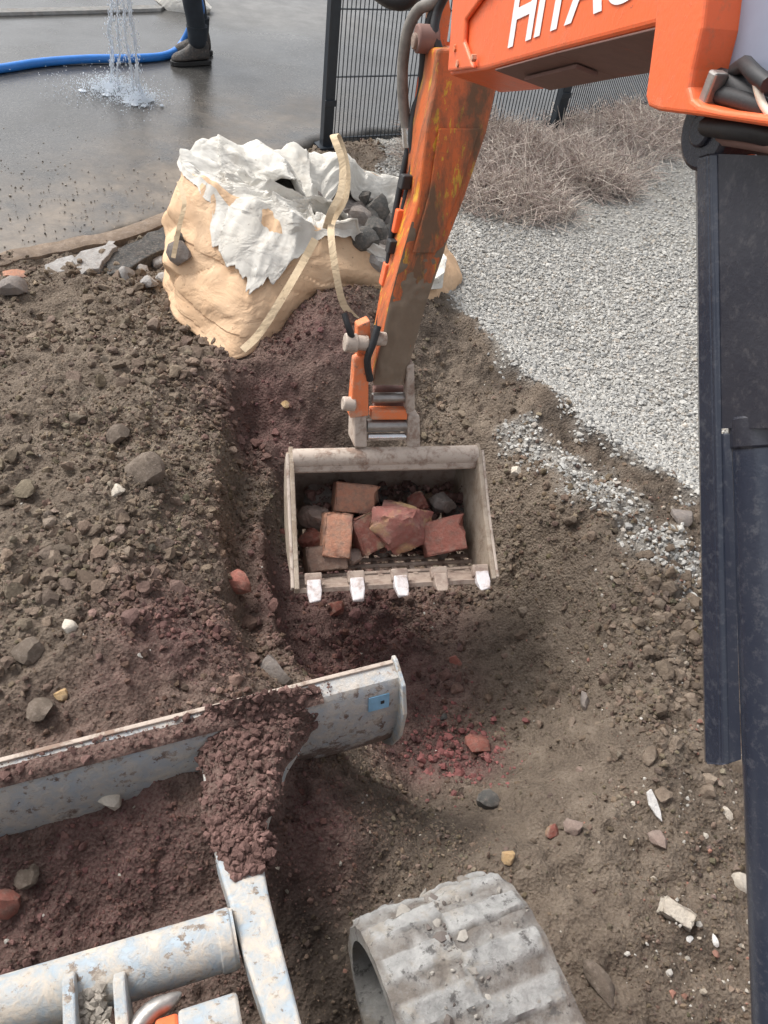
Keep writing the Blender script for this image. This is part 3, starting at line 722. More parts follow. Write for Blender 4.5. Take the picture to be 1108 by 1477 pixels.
# --- grid bucket
BAZ = radians(16); BW = V3(cos(BAZ), sin(BAZ), 0)
BC = dk(557, 656, 2.69); LIPC = dk(573, 842, 2.545)
BO = LIPC - BC; BO = BO - BW * np.dot(BO, BW); BLEN = np.linalg.norm(BO); BO /= BLEN
BN = np.cross(BO, BW); BN = BN if BN[2] < 0 else -BN                 # into the bucket
LIPS = np.dot(LIPC - BC, BW)
def bu(w, o, n): return BC + BW * (w + LIPS * o / BLEN) + BO * o + BN * n
HW = .322
bucket = bpy.data.objects.new('bucket', None); COL.objects.link(bucket); bucket.parent = EX
bucket['label'] = 'mud-caked grid bucket with five teeth'
prof = [(0.0, .02), (-.045, .08), (-.06, .16), (-.035, .24), (.03, .305), (.11, .335), (.19, .325), (.27, .275), (.34, .195), (.40, .11), (BLEN, .0)]
PR = spline([V3(a, b, 0) for a, b in prof], 60)
def pthick(p0, p1, th, w0, w1, name, mat):
    """plate along the profile between fractions p0..p1"""
    i0, i1 = int(p0 * 59), int(p1 * 59); rings = []
    for i in range(i0, i1 + 1):
        t = nrm(PR[min(i + 1, 59)] - PR[max(i - 1, 0)]); nn = V3(-t[1], t[0], 0)
        a = PR[i]; b = PR[i] - nn * th if False else PR[i] + nn * th
        rings.append([bu(w0, a[0], a[1]), bu(w1, a[0], a[1]), bu(w1, b[0], b[1]), bu(w0, b[0], b[1])])
    return MB().loft(rings).build(name, mat, bucket, 35)
pthick(0, .46, .012, -HW, HW, 'back_plate', DRYMUD2)
pthick(.915, 1, .014, -HW, HW, 'lip_plate', DRYMUD2)
for w in np.linspace(-HW + .04, HW - .04, 10): pthick(.44, .93, .016, w - .008, w + .008, 'grid_bar', DRYMUD2)
for f in np.linspace(.5, .885, 8):
    p = PR[int(f * 59)]; MB().tube([bu(-HW, p[0], p[1]), bu(HW, p[0], p[1])], .008, 8).build('grid_cross_bar', DRYMUD2, bucket, 40)
# solid cheeks
cheek = [(p[0], p[1] + .0) for p in PR[::3]] + [(PR[-1][0], PR[-1][1])]
cheek[0] = (-.004, -.012)
ck = [(-.03, -.02)] + [(p[0] - .012 * (i < 8), p[1] + .012) for i, p in enumerate(PR[::3])] + [(BLEN + .012, .012), (BLEN + .004, -.018), (.24, -.012), (.02, -.03)]
for s in (-1, 1):
    w0 = s * HW; w1 = s * (HW + .016)
    MB().prism([bu(w0, a, b) for a, b in ck], BW * (w1 - w0)).build('side_plate', CHEEK, bucket, None, .003)
    MB().prism([bu(w1, a, b) for a, b in ((.0, -.03), (.24, -.013), (BLEN, -.018), (BLEN, .02), (.24, .03), (.0, .015))], BW * s * .01).build('wear_strip', DRYMUD, bucket, None, .003)
MB().tube([bu(-HW - .004, .008, -.002), bu(HW + .004, .008, -.002)], .034, 20).build('top_bar', DRYMUD, bucket, 40)
MB().prism([bu(-HW, .012, -.036), bu(HW, .012, -.036), bu(HW, .055, .004), bu(-HW, .055, .004)], BN * .012).build('top_plate', DRYMUD, bucket, None, .003)
for i, w in enumerate((-.275, -.135, .01, .145, .29)):
    e = BLEN - .01; m = TOOTHM if i != 3 else DRYMUD2
    k = (1, 1.05, 1, .75, .85)[i]
    r1 = [bu(w + s1 * .022, e - .015, s2 * .018) for s1, s2 in ((-1, -1), (1, -1), (1, 1), (-1, 1))]
    r2 = [bu(w + s1 * .023, e + .025, -.012 + s2 * .016) for s1, s2 in ((-1, -1), (1, -1), (1, 1), (-1, 1))]
    r3 = [bu(w + s1 * .017 + random.uniform(-.003, .003), e + .062 * k + s1 * random.uniform(-.006, .006), -.03 + s2 * .006) for s1, s2 in ((-1, -1), (1, -1), (1, 1), (-1, 1))]
    MB().loft([r1, r2, r3]).build('tooth', m, bucket, None, .004, 2)
    MB().box(bu(w, e - .02, .004), BW * .028, BO * .02, BN * .014).build('tooth_holder', DRYMUD2, bucket, None, .004)
# hitch ears and pins on the back
for s, px in ((-1, 520), (1, 597)):
    a, b = ap(px - 9, 598, .0), ap(px - 9, 644, .02)
    MB().prism([ap(px - 8, 600, .01), ap(px + 9, 600, .01), ap(px + 10, 646, .03), ap(px - 9, 646, .03)], -AN * .1).build('hitch_ear', DRYMUD, bucket, None, .006)
MB().tube([ap(528, 614, -.01), ap(592, 613, -.01)], .022, 18).build('hitch_pin', STEEL, bucket, 40, .003)
MB().tube([ap(530, 630, .0), ap(592, 629, .0)], .013, 18).build('hitch_pin', CHROME, bucket, 40, .002)

# --- dozer blade, its arm and cross tube
BL0, BL1 = -1.0, .635
def bl(l, s, z): return uc(l, s, z)
bprof = [(1.045, .305), (1.0, .30), (.985, .285), (.965, .20), (.955, .12), (.965, .03), (1.0, -.05)]
bfront = [(1.02, -.055), (.99, .03), (.98, .12), (.99, .20), (1.01, .275), (1.05, .29)]
blade = MB().loft([[bl(l, s, z) for s, z in bprof + bfront] for l in np.linspace(BL0, BL1, 24)]).build('blade', BLADEM, EX, 35, 0, label='grey dozer blade, mud along its top edge')
ep = [(1.06, .32), (1.04, .325), (.97, .30), (.93, .22), (.925, .10), (.955, -.0), (1.0, -.07), (1.03, -.07), (1.02, .05), (1.02, .2), (1.06, .29)]
MB().prism([bl(BL1, s, z) for s, z in ep], L_ * .012).build('blade_end_plate', FRAMEM, blade, None, .003)
MB().box((bl(BL0, 1.047, .300) + bl(BL1, 1.047, .300)) / 2, L_ * (BL1 - BL0) / 2, H_ * .006, ZU * .012).build('blade_top_edge', DRYMUD, blade, None, .002)
q = bl(.585, .972, .262)
pn = nrm(np.cross(L_, bl(0, .985, .285) - bl(0, .965, .20))); pn = pn if np.dot(pn, CAM - q) > 0 else -pn
pu = np.cross(pn, L_)
MB().box(bl(.575, .978, .243) + pn * .006, L_ * .03, pu * .026, pn * .0015).build('decal', BLUEP, blade)
MB().box(bl(.585, .978, .243) + pn * .008, L_ * .005, pu * .005, pn * .0015).build('decal_spot', BLACK, blade)
# push arm
arow = [((285, 1062), (455, 1030), .20), ((292, 1110), (415, 1095), .235), ((302, 1180), (388, 1170), .30), ((312, 1240), (378, 1236), .34), ((330, 1300), (388, 1290), .38), ((352, 1380), (408, 1370), .43), ((388, 1490), (436, 1478), .48), ((420, 1580), (465, 1560), .5)]
rings = []
for a, b, z in arow:
    A = az(*a, z); B = az(*b, z); rings.append([A, B, B - ZU * .09, A - ZU * .09])
push = MB().loft(rings).build('blade_arm', FRAMEM, EX, None, .008, 3)
T0, T1 = az(-60, 1474, .38), az(340, 1352, .38)
MB().tube([T0, T1], .055, 28).build('cross_tube', FRAMEM, EX, 40)
tt = nrm(T1 - T0)
MB().tube([T1 - tt * .035, T1 - tt * .005], .058, 28).build('tube_collar', FRAMEM, EX, 40, .004)
brk = bpy.data.objects.new('cylinder_bracket', None); COL.objects.link(brk); brk.parent = EX
hh = nrm(np.cross(ZU, tt)); hh = hh if hh[1] > 0 else -hh
for px in (93, 166):
    c = az(px, 1440, .44) - hh * .03
    MB().prism([c + hh * .07 + ZU * .0, c + hh * .055 + ZU * .025, c - hh * .16 + ZU * .04, c - hh * .16 - ZU * .1, c + hh * .07 - ZU * .08], tt * .022).build('bracket_plate', FRAMEM, brk, None, .004)
c0 = az(132, 1440, .42) - hh * .03
MB().box(c0 - hh * .04 - ZU * .03, tt * .024, hh * .095, ZU * .03).build('packed_mud', DRYMUD, brk, None, .01)
# hydraulic end under the bracket
c = az(300, 1492, .45); c2 = az(300, 1560, .5)
MB().tube([c - tt * .045, c + tt * .06], .05, 28).build('blade_cylinder_end', FRAMEM, brk, 40, .006)
MB().tube([c - tt * .085, c - tt * .045], .047, 28).build('blade_cylinder_collar', ORANGE, brk, 40, .006)
p0, p1, p2 = az(180, 1510, .44), az(215, 1462, .44), az(262, 1432, .44)
MB().tube(spline([p0, p1, az(245, 1444, .44), p2], 12), [.02, .02, .02, .019, .018, .017, .016, .014, .012, .009, .006, .002], 10).build('tapered_pin', STEEL, brk, 40)
# cab floor behind the frame edge and swing post: shade the ground below
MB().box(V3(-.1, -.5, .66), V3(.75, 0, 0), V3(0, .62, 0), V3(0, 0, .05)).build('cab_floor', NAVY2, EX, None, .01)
MB().box(V3(.98, .22, .55), V3(.1, 0, 0), V3(0, .12, 0), V3(0, 0, .2)).build('swing_post', ORANGE, EX, None, .02)

# --- tracks
def track(l0, l1, s_front, main=True):
    t = bpy.data.objects.new('track', None); COL.objects.link(t); t.parent = EX
    r = .205; sc_, zc = s_front - r, .215; rear = -1.0
    path = []
    for a in np.linspace(-pi / 2, pi / 2, 110): path.append((sc_ + r * cos(a), zc + r * sin(a), cos(a), sin(a)))
    for s in np.linspace(sc_, rear, 150)[1:]: path.append((s, zc + r, 0, 1))
    for a in np.linspace(pi / 2, 3 * pi / 2, 16)[1:]: path.append((rear + r * cos(a), zc + r * sin(a), cos(a), sin(a)))
    for s in np.linspace(rear, sc_, 30)[1:-1]: path.append((s, zc - r, 0, -1))
    n = len(path); m = 64 if l0 > 0 else 12; rings = []; acc0 = [0.0]; lugs = []
    for i in range(n): acc0.append(acc0[-1] + sqrt((path[(i + 1) % n][0] - path[i][0]) ** 2 + (path[(i + 1) % n][1] - path[i][1]) ** 2))
    for i, (s, z, nx_, nz_) in enumerate(path):
        row = []
        for j, u in enumerate(np.linspace(0, 1, m)):
            l = l0 + (l1 - l0) * u
            d = acc0[i]; side_ = u > .48 + .06 * (float(vnoise(d * 30, 3, 92)) - .5)
            ph = (d / .09 + (.5 if side_ else 0)) % 1.0
            lug = float(sstep(.16, .25, ph) * sstep(.80, .71, ph)) * float(sstep(.02, .05, u) * sstep(.98, .95, u))
            wear = float(sstep(.35, .6, fbm(np.array(u * 5), np.array(d * 16), 93, 3)))
            k = (float(fbm(np.array(u * 10), np.array(d * 30), 91, 5)) - .5) * .02 + .012 * lug * (.4 + .6 * wear)
            lugs.append(lug)
            ed = .006 * (np.exp(-u * 18) + np.exp(-(1 - u) * 18))
            row.append(uc(l, s + nx_ * (k - ed), z + nz_ * (k - ed)))
        for u, th in ((1, .03), (1, .034), (.5, .036), (0, .034), (0, .03)):
            l = l0 + (l1 - l0) * u; row.append(uc(l, s - nx_ * th, z - nz_ * th)); lugs.append(.6)
        rings.append(row)
    rings.append(rings[0]); lugs += lugs[:m + 5]
    tb_ = MB().loft(rings, True, False).build('track_belt', TRACKM, t, 50)
    at_ = tb_.data.attributes.new('lug', 'FLOAT', 'POINT'); at_.data.foreach_set('value', np.array(lugs, np.float32))
    ci = uc(0, sc_, zc)
    for (a, b) in (((l0 + .085), (l1 - .085)),): MB().tube([ci + L_ * a, ci + L_ * b], .166, 40).build('idler_wheel', DARKIN, t, 40, .006)
    MB().tube([ci + L_ * (l0 + .05), ci + L_ * (l0 + .1)], .05, 24).build('idler_hub', DARKIN, t, 40, .006)
    MB().box(uc((l0 + l1) / 2, (rear + sc_) / 2 - .05, zc), L_ * .07, H_ * (sc_ - rear - .25) / 2, ZU * .07).build('track_frame', DARKIN, t, None, .01)
track(.322, .668, .47)
track(-.93, -.59, .47)
MB().box(uc(-.13, -.35, .36), L_ * .42, H_ * .3, ZU * .1).build('chassis', NAVY2, EX, None, .01)

# --- soil carried on the blade and its arm
def carried():
    rings = []
    rr = [((278, 1040), (470, 1000), .285), ((285, 1072), (450, 1042), .235), ((290, 1110), (418, 1095), .255), ((300, 1180), (386, 1170), .312), ((314, 1232), (376, 1218), .343), ((330, 1272), (374, 1250), .362)]
    P = []
    for k in np.linspace(0, len(rr) - 1, 70):
        i = min(int(k), len(rr) - 2); u = k - i
        a = [rr[i][0][q] * (1 - u) + rr[i + 1][0][q] * u for q in (0, 1)]; b = [rr[i][1][q] * (1 - u) + rr[i + 1][1][q] * u for q in (0, 1)]; z = rr[i][2] * (1 - u) + rr[i + 1][2] * u
        a[0] += (float(fbm(np.array(k * 1.6), np.array(1.), 301, 3)) - .5) * 30; b[0] += (float(fbm(np.array(k * 1.6), np.array(7.), 303, 3)) - .5) * 40 + 6
        A, B = az(*a, z), az(*b, z); row = []
        for v in np.linspace(0, 1, 44):
            ed = min(1, min(v, 1 - v) * 7); en = min(1, (5 - k) * .9)
            h = (.008 + .042 * fbm(np.array(v * 8), np.array(k * 5.5), 95, 5, .62)) * ed * max(en, .0) - .012 * (1 - ed) - (.012 if en < .05 else 0)
            h += .035 * sin(pi * v) * max(0, 1 - k / 3) + .012 * (float(vnoise(v * 5, k * 3, 305)) - .6) * (k > 4)
            row.append(A + (B - A) * v + ZU * h)
        P.append(row)
    me = np.array(P); n, m = me.shape[:2]; ix = np.arange(n * m).reshape(n, m)
    F = np.stack([ix[:-1, :-1], ix[:-1, 1:], ix[1:, 1:], ix[1:, :-1]], -1).reshape(-1, 4)
    V = me.reshape(-1, 3)
    o = np_mesh('soil', V, F, GROUND, True, {'red': np.full(len(V), .75), 'gravel': np.zeros(len(V)), 'damp': np.zeros(len(V))})
    tag(o, 'reddish soil lying on the blade and its push arm', 'soil', kind='stuff')
    global CARRY; CARRY = V
    # ledge of soil along the blade top
    P = []
    for l in np.linspace(BL0, .42, 160):
        row = []
        for s, e in ((1.038, 0), (1.03, .6), (1.018, 1), (1.005, .9), (.993, .5), (.984, 0)):
            row.append(uc(l, s, .303 + e * .022 * max(0, fbm(np.array(l * 9), np.array(s * 60), 97, 4) - .22) - (1 - (e > 0)) * .008))
        P.append(row)
    me = np.array(P); n, m = me.shape[:2]; ix = np.arange(n * m).reshape(n, m)
    F = np.stack([ix[:-1, :-1], ix[:-1, 1:], ix[1:, 1:], ix[1:, :-1]], -1).reshape(-1, 4); V = me.reshape(-1, 3)
    o = np_mesh('soil', V, F[:, ::-1], GROUND, True, {'red': np.full(len(V), .8), 'gravel': np.zeros(len(V)), 'damp': np.zeros(len(V))})
    tag(o, 'thin ridge of reddish soil along the top edge of the blade', 'soil', kind='stuff')
    return [np.array(P)]
carried()

# ------------------------------------------------------------------ clods and gravel (uncountable)
def scatter_mesh(name, pts, sizes, mat, tints, reds=None, base=ICO1, sink=.25, seed=3, flat=(.55, 1.0)):
    rg = np.random.default_rng(seed); V0, F0 = base; n = len(pts); k = len(V0)
    bank = []
    for q in range(24):      # a bank of broken shapes
        B = V0 * 1.2
        for _ in range(8 if k > 20 else 4):
            nn = nrm(rg.normal(size=3)); B = B - np.maximum(B @ nn - rg.uniform(.5, .85), 0)[:, None] * nn[None]
        bank.append(B * (1 + (rg.random((k, 1)) - .5) * (.22 if k > 20 else .5)))
    bank = np.array(bank)[rg.integers(0, 24, n)]
    sc = np.stack([rg.uniform(.75, 1.25, n), rg.uniform(.75, 1.25, n), rg.uniform(*flat, n)], -1)
    Vv = bank * sc[:, None] * sizes[:, None, None]
    a = rg.uniform(0, 2 * pi, n); b = rg.normal(0, .5, n)
    ca, sa, cb, sb = np.cos(a), np.sin(a), np.cos(b), np.sin(b)
    y1 = Vv[..., 1] * cb[:, None] - Vv[..., 2] * sb[:, None]; z1 = Vv[..., 1] * sb[:, None] + Vv[..., 2] * cb[:, None]
    x2 = Vv[..., 0] * ca[:, None] - y1 * sa[:, None]; y2 = Vv[..., 0] * sa[:, None] + y1 * ca[:, None]
    P = np.stack([x2, y2, z1], -1) + pts[:, None]; P[..., 2] += (sizes * (flat[0] * .9 - sink))[:, None]
    F = (F0[None] + (np.arange(n) * k)[:, None, None]).reshape(-1, 3)
    at = {'red': np.repeat(reds, k)} if reds is not None else None
    return np_mesh(name, P.reshape(-1, 3), F, mat, False, at, {'tint': np.repeat(tints, k, 0)})
def sample(n, accept, near=2.2, xr=(-3, 3.2), yr=(.1, 7.5)):
    out = []
    got = 0
    while got < n:
        x = RNG.uniform(*xr, n); y = RNG.uniform(*yr, n)
        d = np.sqrt(x * x + y * y + 3.2)
        keep = RNG.random(n) < np.minimum(1, (near / d) ** 2.2) * accept(x, y)
        out.append(np.stack([x[keep], y[keep]], -1)); got += keep.sum()
    return np.concatenate(out)[:n]
in_tar = lambda x, y: seg_side(x, y, TE) > -.01
def visible(x, y):
    """near enough to the frame to matter"""
    vx = x; vy = y; vz = -CAMH
    k = vx * _F[0] + vy * _F[1] + vz * _F[2]; u = (vx * _R[0] + vy * _R[1] + vz * _R[2]) / k * FPX; v = (vx * _U[0] + vy * _U[1] + vz * _U[2]) / k * FPX
    return (np.abs(u) < 760) & (np.abs(v) < 940)
soil_ok = lambda x, y: (1 - gravel_w(x, y)) * (~in_tar(x, y)) * visible(x, y) * (.25 + 1.1 * sstep(.35, .65, fbm(x * 2.5, y * 2.5, 55))) * (1 - .75 * (np.hypot((x - .5) / .35, (y - 1.5) / .55) < 1))
p = sample(60000, soil_ok)
z = height(p[:, 0], p[:, 1]); sz = .003 + .0038 * RNG.pareto(2.6, len(p)); sz = np.minimum(sz, .015) * np.clip((p[:, 1] + .1) / 1.7, .5, 1)
ti = np.clip(RNG.normal(1.05, .28, (len(p), 1)) * np.array([[1, .98, .95]]) + RNG.normal(0, .05, (len(p), 3)), .4, 2.0)
tag(scatter_mesh('soil_crumbs', np.column_stack([p, z]), sz, CLOD, ti, red_w(p[:, 0], p[:, 1])), 'loose crumbs of brown and reddish soil strewn over the ground', 'soil', kind='stuff')
left_ok = lambda x, y: (1 - gravel_w(x, y)) * (~in_tar(x, y)) * visible(x, y) * (.12 + .9 * sstep(-.45, -.8, x)) * sstep(.4, .62, fbm(x * 2.2 + 4, y * 2.2, 57))
p = sample(2500, left_ok); z = height(p[:, 0], p[:, 1]); sz = (.009 + RNG.random(len(p)) ** 4 * .022) * np.clip((p[:, 1] - .2) / 1.2, .45, 1)
ti = np.clip(RNG.normal(1.1, .2, (len(p), 1)) * np.ones((1, 3)) + RNG.normal(0, .03, (len(p), 3)), .5, 2)
tag(scatter_mesh('soil_clods', np.column_stack([p, z]), sz, CLOD, ti, red_w(p[:, 0], p[:, 1]), ICO2, .3, 5), 'fist-sized clods of brown soil scattered over the heap', 'soil', kind='stuff')
# crumbled brick on the hollow floor, rubbly soil at the right, mud on the track
c0_, _ = hit(655, 1085); p = c0_[None, :2] + RNG.normal(0, 1, (520, 2)) * np.array([.10, .085]); z = height(p[:, 0], p[:, 1])
tag(scatter_mesh('brick_crumbs', np.column_stack([p, z]), np.minimum(.003 + .004 * RNG.pareto(2.5, len(p)), .016), mat_tint('brick_crumb'), np.clip(np.array([[.24, .085, .08]]) * RNG.normal(1, .25, (len(p), 1)), .03, .5), None, ICO1, .3, 15), 'crushed dark red brick crumbs on the hollow floor beside the blade end', 'brick crumbs', kind='stuff')
c0_, _ = hit(1010, 960); p = c0_[None, :2] + RNG.normal(0, 1, (520, 2)) * np.array([.16, .26]); p = p[gravel_w(p[:, 0], p[:, 1]) < .5]; z = height(p[:, 0], p[:, 1])
tag(scatter_mesh('soil_clods', np.column_stack([p, z]), .007 + RNG.random(len(p)) ** 3 * .022, CLOD, np.clip(RNG.normal(1.15, .22, (len(p), 1)) * np.ones((1, 3)), .5, 2), np.zeros(len(p)), ICO2, .3, 16), 'rubbly brown clods along the foot of the dark guard', 'soil', kind='stuff')
tp = []
for _ in range(260):
    a = random.uniform(-.3, 1.57); u = random.uniform(.02, .98) if random.random() < .4 else random.gauss(.45, .1)
    l = .322 + .346 * min(.98, max(.02, u)); sc0 = .47 - .205
    if random.random() < .65: tp.append(uc(l, sc0 + .207 * cos(a), .215 + .207 * sin(a)))
    else: tp.append(uc(l, sc0 - random.random() * .35, .424))
tp = np.array(tp)
tag(scatter_mesh('mud_lumps', tp, np.minimum(.003 + .004 * RNG.pareto(2.2, len(tp)), .015), mat_tint('track_mud'), np.clip(RNG.choice(np.array([[.13, .11, .1], [.2, .18, .16], [.3, .28, .25]]), len(tp)) * RNG.normal(1, .15, (len(tp), 1)), .03, .6), None, ICO1, .5, 17, (.4, .8)), 'small lumps of dried mud stuck on the rubber track', 'mud', kind='stuff')
# soil crumbs on the blade arm
cr = [CARRY[random.randrange(len(CARRY))] + V3(random.gauss(0, .004), random.gauss(0, .004), .001) for _ in range(4200)]
for _ in range(700): cr.append(uc(random.uniform(BL0, .45), random.uniform(.99, 1.04), .31))
cr = np.array(cr); sz = .0014 + .0021 * RNG.pareto(2.0, len(cr)); sz = np.minimum(sz, .011)
tag(scatter_mesh('soil_crumbs', cr, sz, CLOD, np.clip(RNG.normal(1.05, .25, (len(cr), 1)) * np.ones((1, 3)), .5, 1.8), np.full(len(cr), .8)), 'reddish soil crumbs lying on the dozer blade and arm', 'soil', kind='stuff')
cr = np.array([c0 + tt * random.uniform(-.024, .024) + hh * random.uniform(-.13, .05) + ZU * (.0 + random.uniform(-.004, .006)) for _ in range(260)])
tag(scatter_mesh('dried_mud', cr, RNG.uniform(.004, .011, len(cr)), mat_tint('dried_mud'), np.clip(RNG.normal(.36, .08, (len(cr), 1)) * np.array([[1, .9, .78]]), .1, .8)), 'dry crumbly mud packed between two chassis bracket plates', 'mud', kind='stuff')
# gravel
grav_ok = lambda x, y: np.maximum(gravel_w(x, y) * (.45 + .55 * sstep(.3, .6, fbm(x * 1.6, y * 1.6, 66))), .3 * lgrav_w(x, y)) * (~in_tar(x, y)) * visible(x, y)
p = sample(64000, grav_ok, 3.0, (-1, 4.2), (1.2, 8.2)); z = height(p[:, 0], p[:, 1]); sz = RNG.uniform(.004, .0108, len(p)) * (1 + .5 * (RNG.random(len(p)) < .07))
base = RNG.choice(np.array([[.47, .46, .43], [.40, .395, .375], [.50, .485, .45], [.33, .33, .32], [.42, .38, .33]]), len(p), p=[.34, .24, .22, .12, .08])
ti = np.clip(base * RNG.normal(1, .12, (len(p), 1)), .08, .85)
GRAVM = mat_tint('gravel_stone')
tag(scatter_mesh('gravel', np.column_stack([p, z]), sz, GRAVM, ti, None, ICO1, .2, 8, (.5, .9)), 'pale grey crushed stone gravel covering the ground beside the hollow', 'gravel', kind='stuff')
# pale grit in the right-hand soil
grit_ok = lambda x, y: (1 - gravel_w(x, y)) * (~in_tar(x, y)) * visible(x, y) * (.05 + sstep(.7, 1.0, x))
p = sample(1300, grit_ok, 2.2, (-2, 2.2), (.2, 4)); z = height(p[:, 0], p[:, 1]); sz = .0025 + .003 * RNG.pareto(3, len(p)); sz = np.minimum(sz, .009)
ti = np.clip(RNG.choice(np.array([[.46, .42, .36], [.36, .31, .25], [.3, .15, .11], [.55, .52, .47]]), len(p)) * RNG.normal(1, .15, (len(p), 1)), .05, .85)
tag(scatter_mesh('grit', np.column_stack([p, z]), sz, GRAVM, ti, None, ICO1, .2, 9), 'pale grit and tiny brick crumbs mixed into the soil', 'grit', kind='stuff')
p = az(90, 300, .04)[None, :2] + RNG.normal(0, 1, (700, 2)) * np.array([.7, .45]); p = p[(seg_side(p[:, 0], p[:, 1], TE) > .05)]
tag(scatter_mesh('grit', np.column_stack([p, np.full(len(p), .037)]), RNG.uniform(.002, .006, len(p)), GRAVM, np.clip(RNG.normal(.25, .1, (len(p), 1)) * np.array([[1, .88, .75]]), .06, .6), None, ICO1, .2, 12), 'muddy grit trodden onto the edge of the wet tarmac', 'grit', kind='stuff')

# ------------------------------------------------------------------ single stones and bricks
S_BRICK = mat_stone('red_brick', (0.27, 0.1, 0.078), (0.43, 0.18, 0.14), None, 16, .9, .5)
S_BRICK2 = mat_stone('orange_brick', (0.48, 0.22, 0.145), (0.58, 0.33, 0.22), (0.36, 0.16, 0.125), 14, .9, .55)
S_BRICK3 = mat_stone('brown_brick', (0.2, 0.125, 0.095), (0.33, 0.23, 0.18), None, 14, .9, .5)
S_BRICKD = mat_stone('dark_red_brick', (0.16, 0.055, 0.045), (0.3, 0.115, 0.085), (0.42, 0.3, 0.19), 14, .9, .5)
S_MORT = mat_stone('mortared_brick', (0.26, 0.1, 0.085), (0.38, 0.17, 0.14), (0.58, 0.4, 0.2), 9, .9, .35)
S_GREY = mat_stone('grey_stone', (0.17, 0.15, 0.14), (0.32, 0.28, 0.25), None, 12, .9, .5)
S_PINK = mat_stone('pinkish_stone', (0.21, 0.155, 0.13), (0.33, 0.255, 0.22), None, 12, .9, .4)
S_PALE = mat_stone('pale_stone', (0.5, 0.44, 0.36), (0.72, 0.66, 0.57), None, 12, .9, .3)
S_WHITE = mat_stone('white_shard', (0.72, 0.7, 0.67), (0.85, 0.83, 0.8), None, 12, .7, .12)
S_TAN = mat_stone('tan_stone', (0.42, 0.27, 0.13), (0.62, 0.45, 0.26), None, 12, .9, .3)
S_DARK = mat_stone('dark_stone', (0.06, 0.06, 0.058), (0.15, 0.145, 0.135), None, 12, .9, .3)
S_CLOD = mat_stone('earth_clod', (0.1, 0.078, 0.062), (0.21, 0.17, 0.135), None, 16, .95, .3)
def stone(name, px, py, size, mat, label, seed, rotz=None, cat='stone', lift=.3, group=None, tilt=(0, 0)):
    P, k = hit(px, py)
    o = link_mesh(name, rock_mesh(name, size, seed), mat)
    o.location = P + ZU * size[2] * lift
    o.rotation_euler = (tilt[0], tilt[1], rotz if rotz is not None else seed * 1.7)
    return tag(o, label, cat, group)
def brick_mesh(name, l, w, h, seed, broken=.0):
    """chipped brick with rounded, uneven arrises"""
    rg = np.random.default_rng(seed); bm = bmesh.new(); bmesh.ops.create_cube(bm, size=1)
    bmesh.ops.bevel(bm, geom=bm.edges[:], offset=.035, segments=2, affect='EDGES', profile=.6)
    bmesh.ops.subdivide_edges(bm, edges=bm.edges[:], cuts=3, use_grid_fill=True)
    for v in bm.verts:
        x, y, z_ = v.co
        if broken and x > .1: x += broken * (float(fbm(np.array(y * 3 + seed), np.array(z_ * 3), seed)) - .7)
        chip = float(fbm(np.array(x * 5 + seed), np.array(y * 5 + z_ * 7), seed + 3, 3)); k_ = 1 - .28 * max(0, chip - .52) * (abs(x) + abs(y) + abs(z_) > 1.05)
        c = Vector((x * l, y * w, z_ * h)) * k_; c += Vector(rg.normal(0, .0012, 3)); v.co = c
    me = bpy.data.meshes.new(name); bm.to_mesh(me); bm.free()
    for p_ in me.polygons: p_.use_smooth = True
    me.set_sharp_from_angle(angle=radians(40))
    return me
# in the bucket
def in_bucket(px, py, n): return pl(px, py, BC + BN * n, BN)
BQ = Matrix((BW, np.cross(BN, BW) * -1, -BN)).transposed()      # x across, y towards hinge/lip, z out of the bucket
if BQ.determinant() < 0: BQ = Matrix((BW, np.cross(BN, BW), -BN)).transposed()
def bbrick(px, py, n, l, w, h, rz, rx, ry, mat, label, seed, broken=.3):
    o = link_mesh('brick', brick_mesh('brick', l, w, h, seed, broken), mat); o.location = in_bucket(px, py, n)
    o.rotation_euler = (BQ @ Matrix.Rotation(radians(rz), 3, 'Z') @ Matrix.Rotation(radians(rx), 3, 'X') @ Matrix.Rotation(radians(ry), 3, 'Y')).to_euler()
    return tag(o, label, 'brick', 'bricks in the grid bucket')
def brock(px, py, n, size, mat, label, seed, name='stone', cat='stone', group=None):
    o = link_mesh(name, rock_mesh(name, size, seed, 1.0, ICO3, 14), mat); o.location = in_bucket(px, py, n)
    o.rotation_euler = (BQ @ Matrix.Rotation(seed * 1.3, 3, 'Z')).to_euler()
    return tag(o, label, cat, group)
bbrick(513, 719, .15, .16, .105, .08, -8, 20, 4, S_BRICK2, 'orange-pink half brick at the back of the bucket, nearest its top bar', 1)
bbrick(484, 772, .10, .165, .094, .085, 83, 8, -8, S_BRICK2, 'upright orange-faced brick lying lengthwise left of centre in the bucket', 2, .2)
bbrick(470, 806, .12, .145, .085, .075, 3, 10, 5, S_BRICK3, 'dull brown brick in the lower left corner of the bucket', 3, .2)
bbrick(528, 770, .13, .11, .13, .085, 24, 18, 12, S_BRICKD, 'small dark red broken brick between the upright brick and the big lump', 4, .5)
bbrick(641, 773, .13, .165, .122, .095, 10, 12, -10, S_BRICK, 'red brick with pale mortar edge at the right side of the bucket', 5, .35)
brock(577, 757, .11, (.098, .112, .08), S_MORT, 'big jagged lump of red brickwork with yellowish mortar in mid bucket', 21, 'brickwork_lump', 'rubble')
brock(452, 744, .15, (.045, .05, .04), S_PINK, 'greyish pink stone against the left cheek of the bucket', 22)
brock(508, 806, .13, (.03, .042, .03), S_PINK, 'small pinkish fragment below the upright brick in the bucket', 23)
brock(448, 775, .15, (.04, .04, .035), S_BRICKD, 'dark reddish stone low against the left cheek of the bucket', 25)
brock(600, 724, .17, (.045, .04, .035), S_BRICKD, 'dark red stone behind the big brickwork lump', 26)
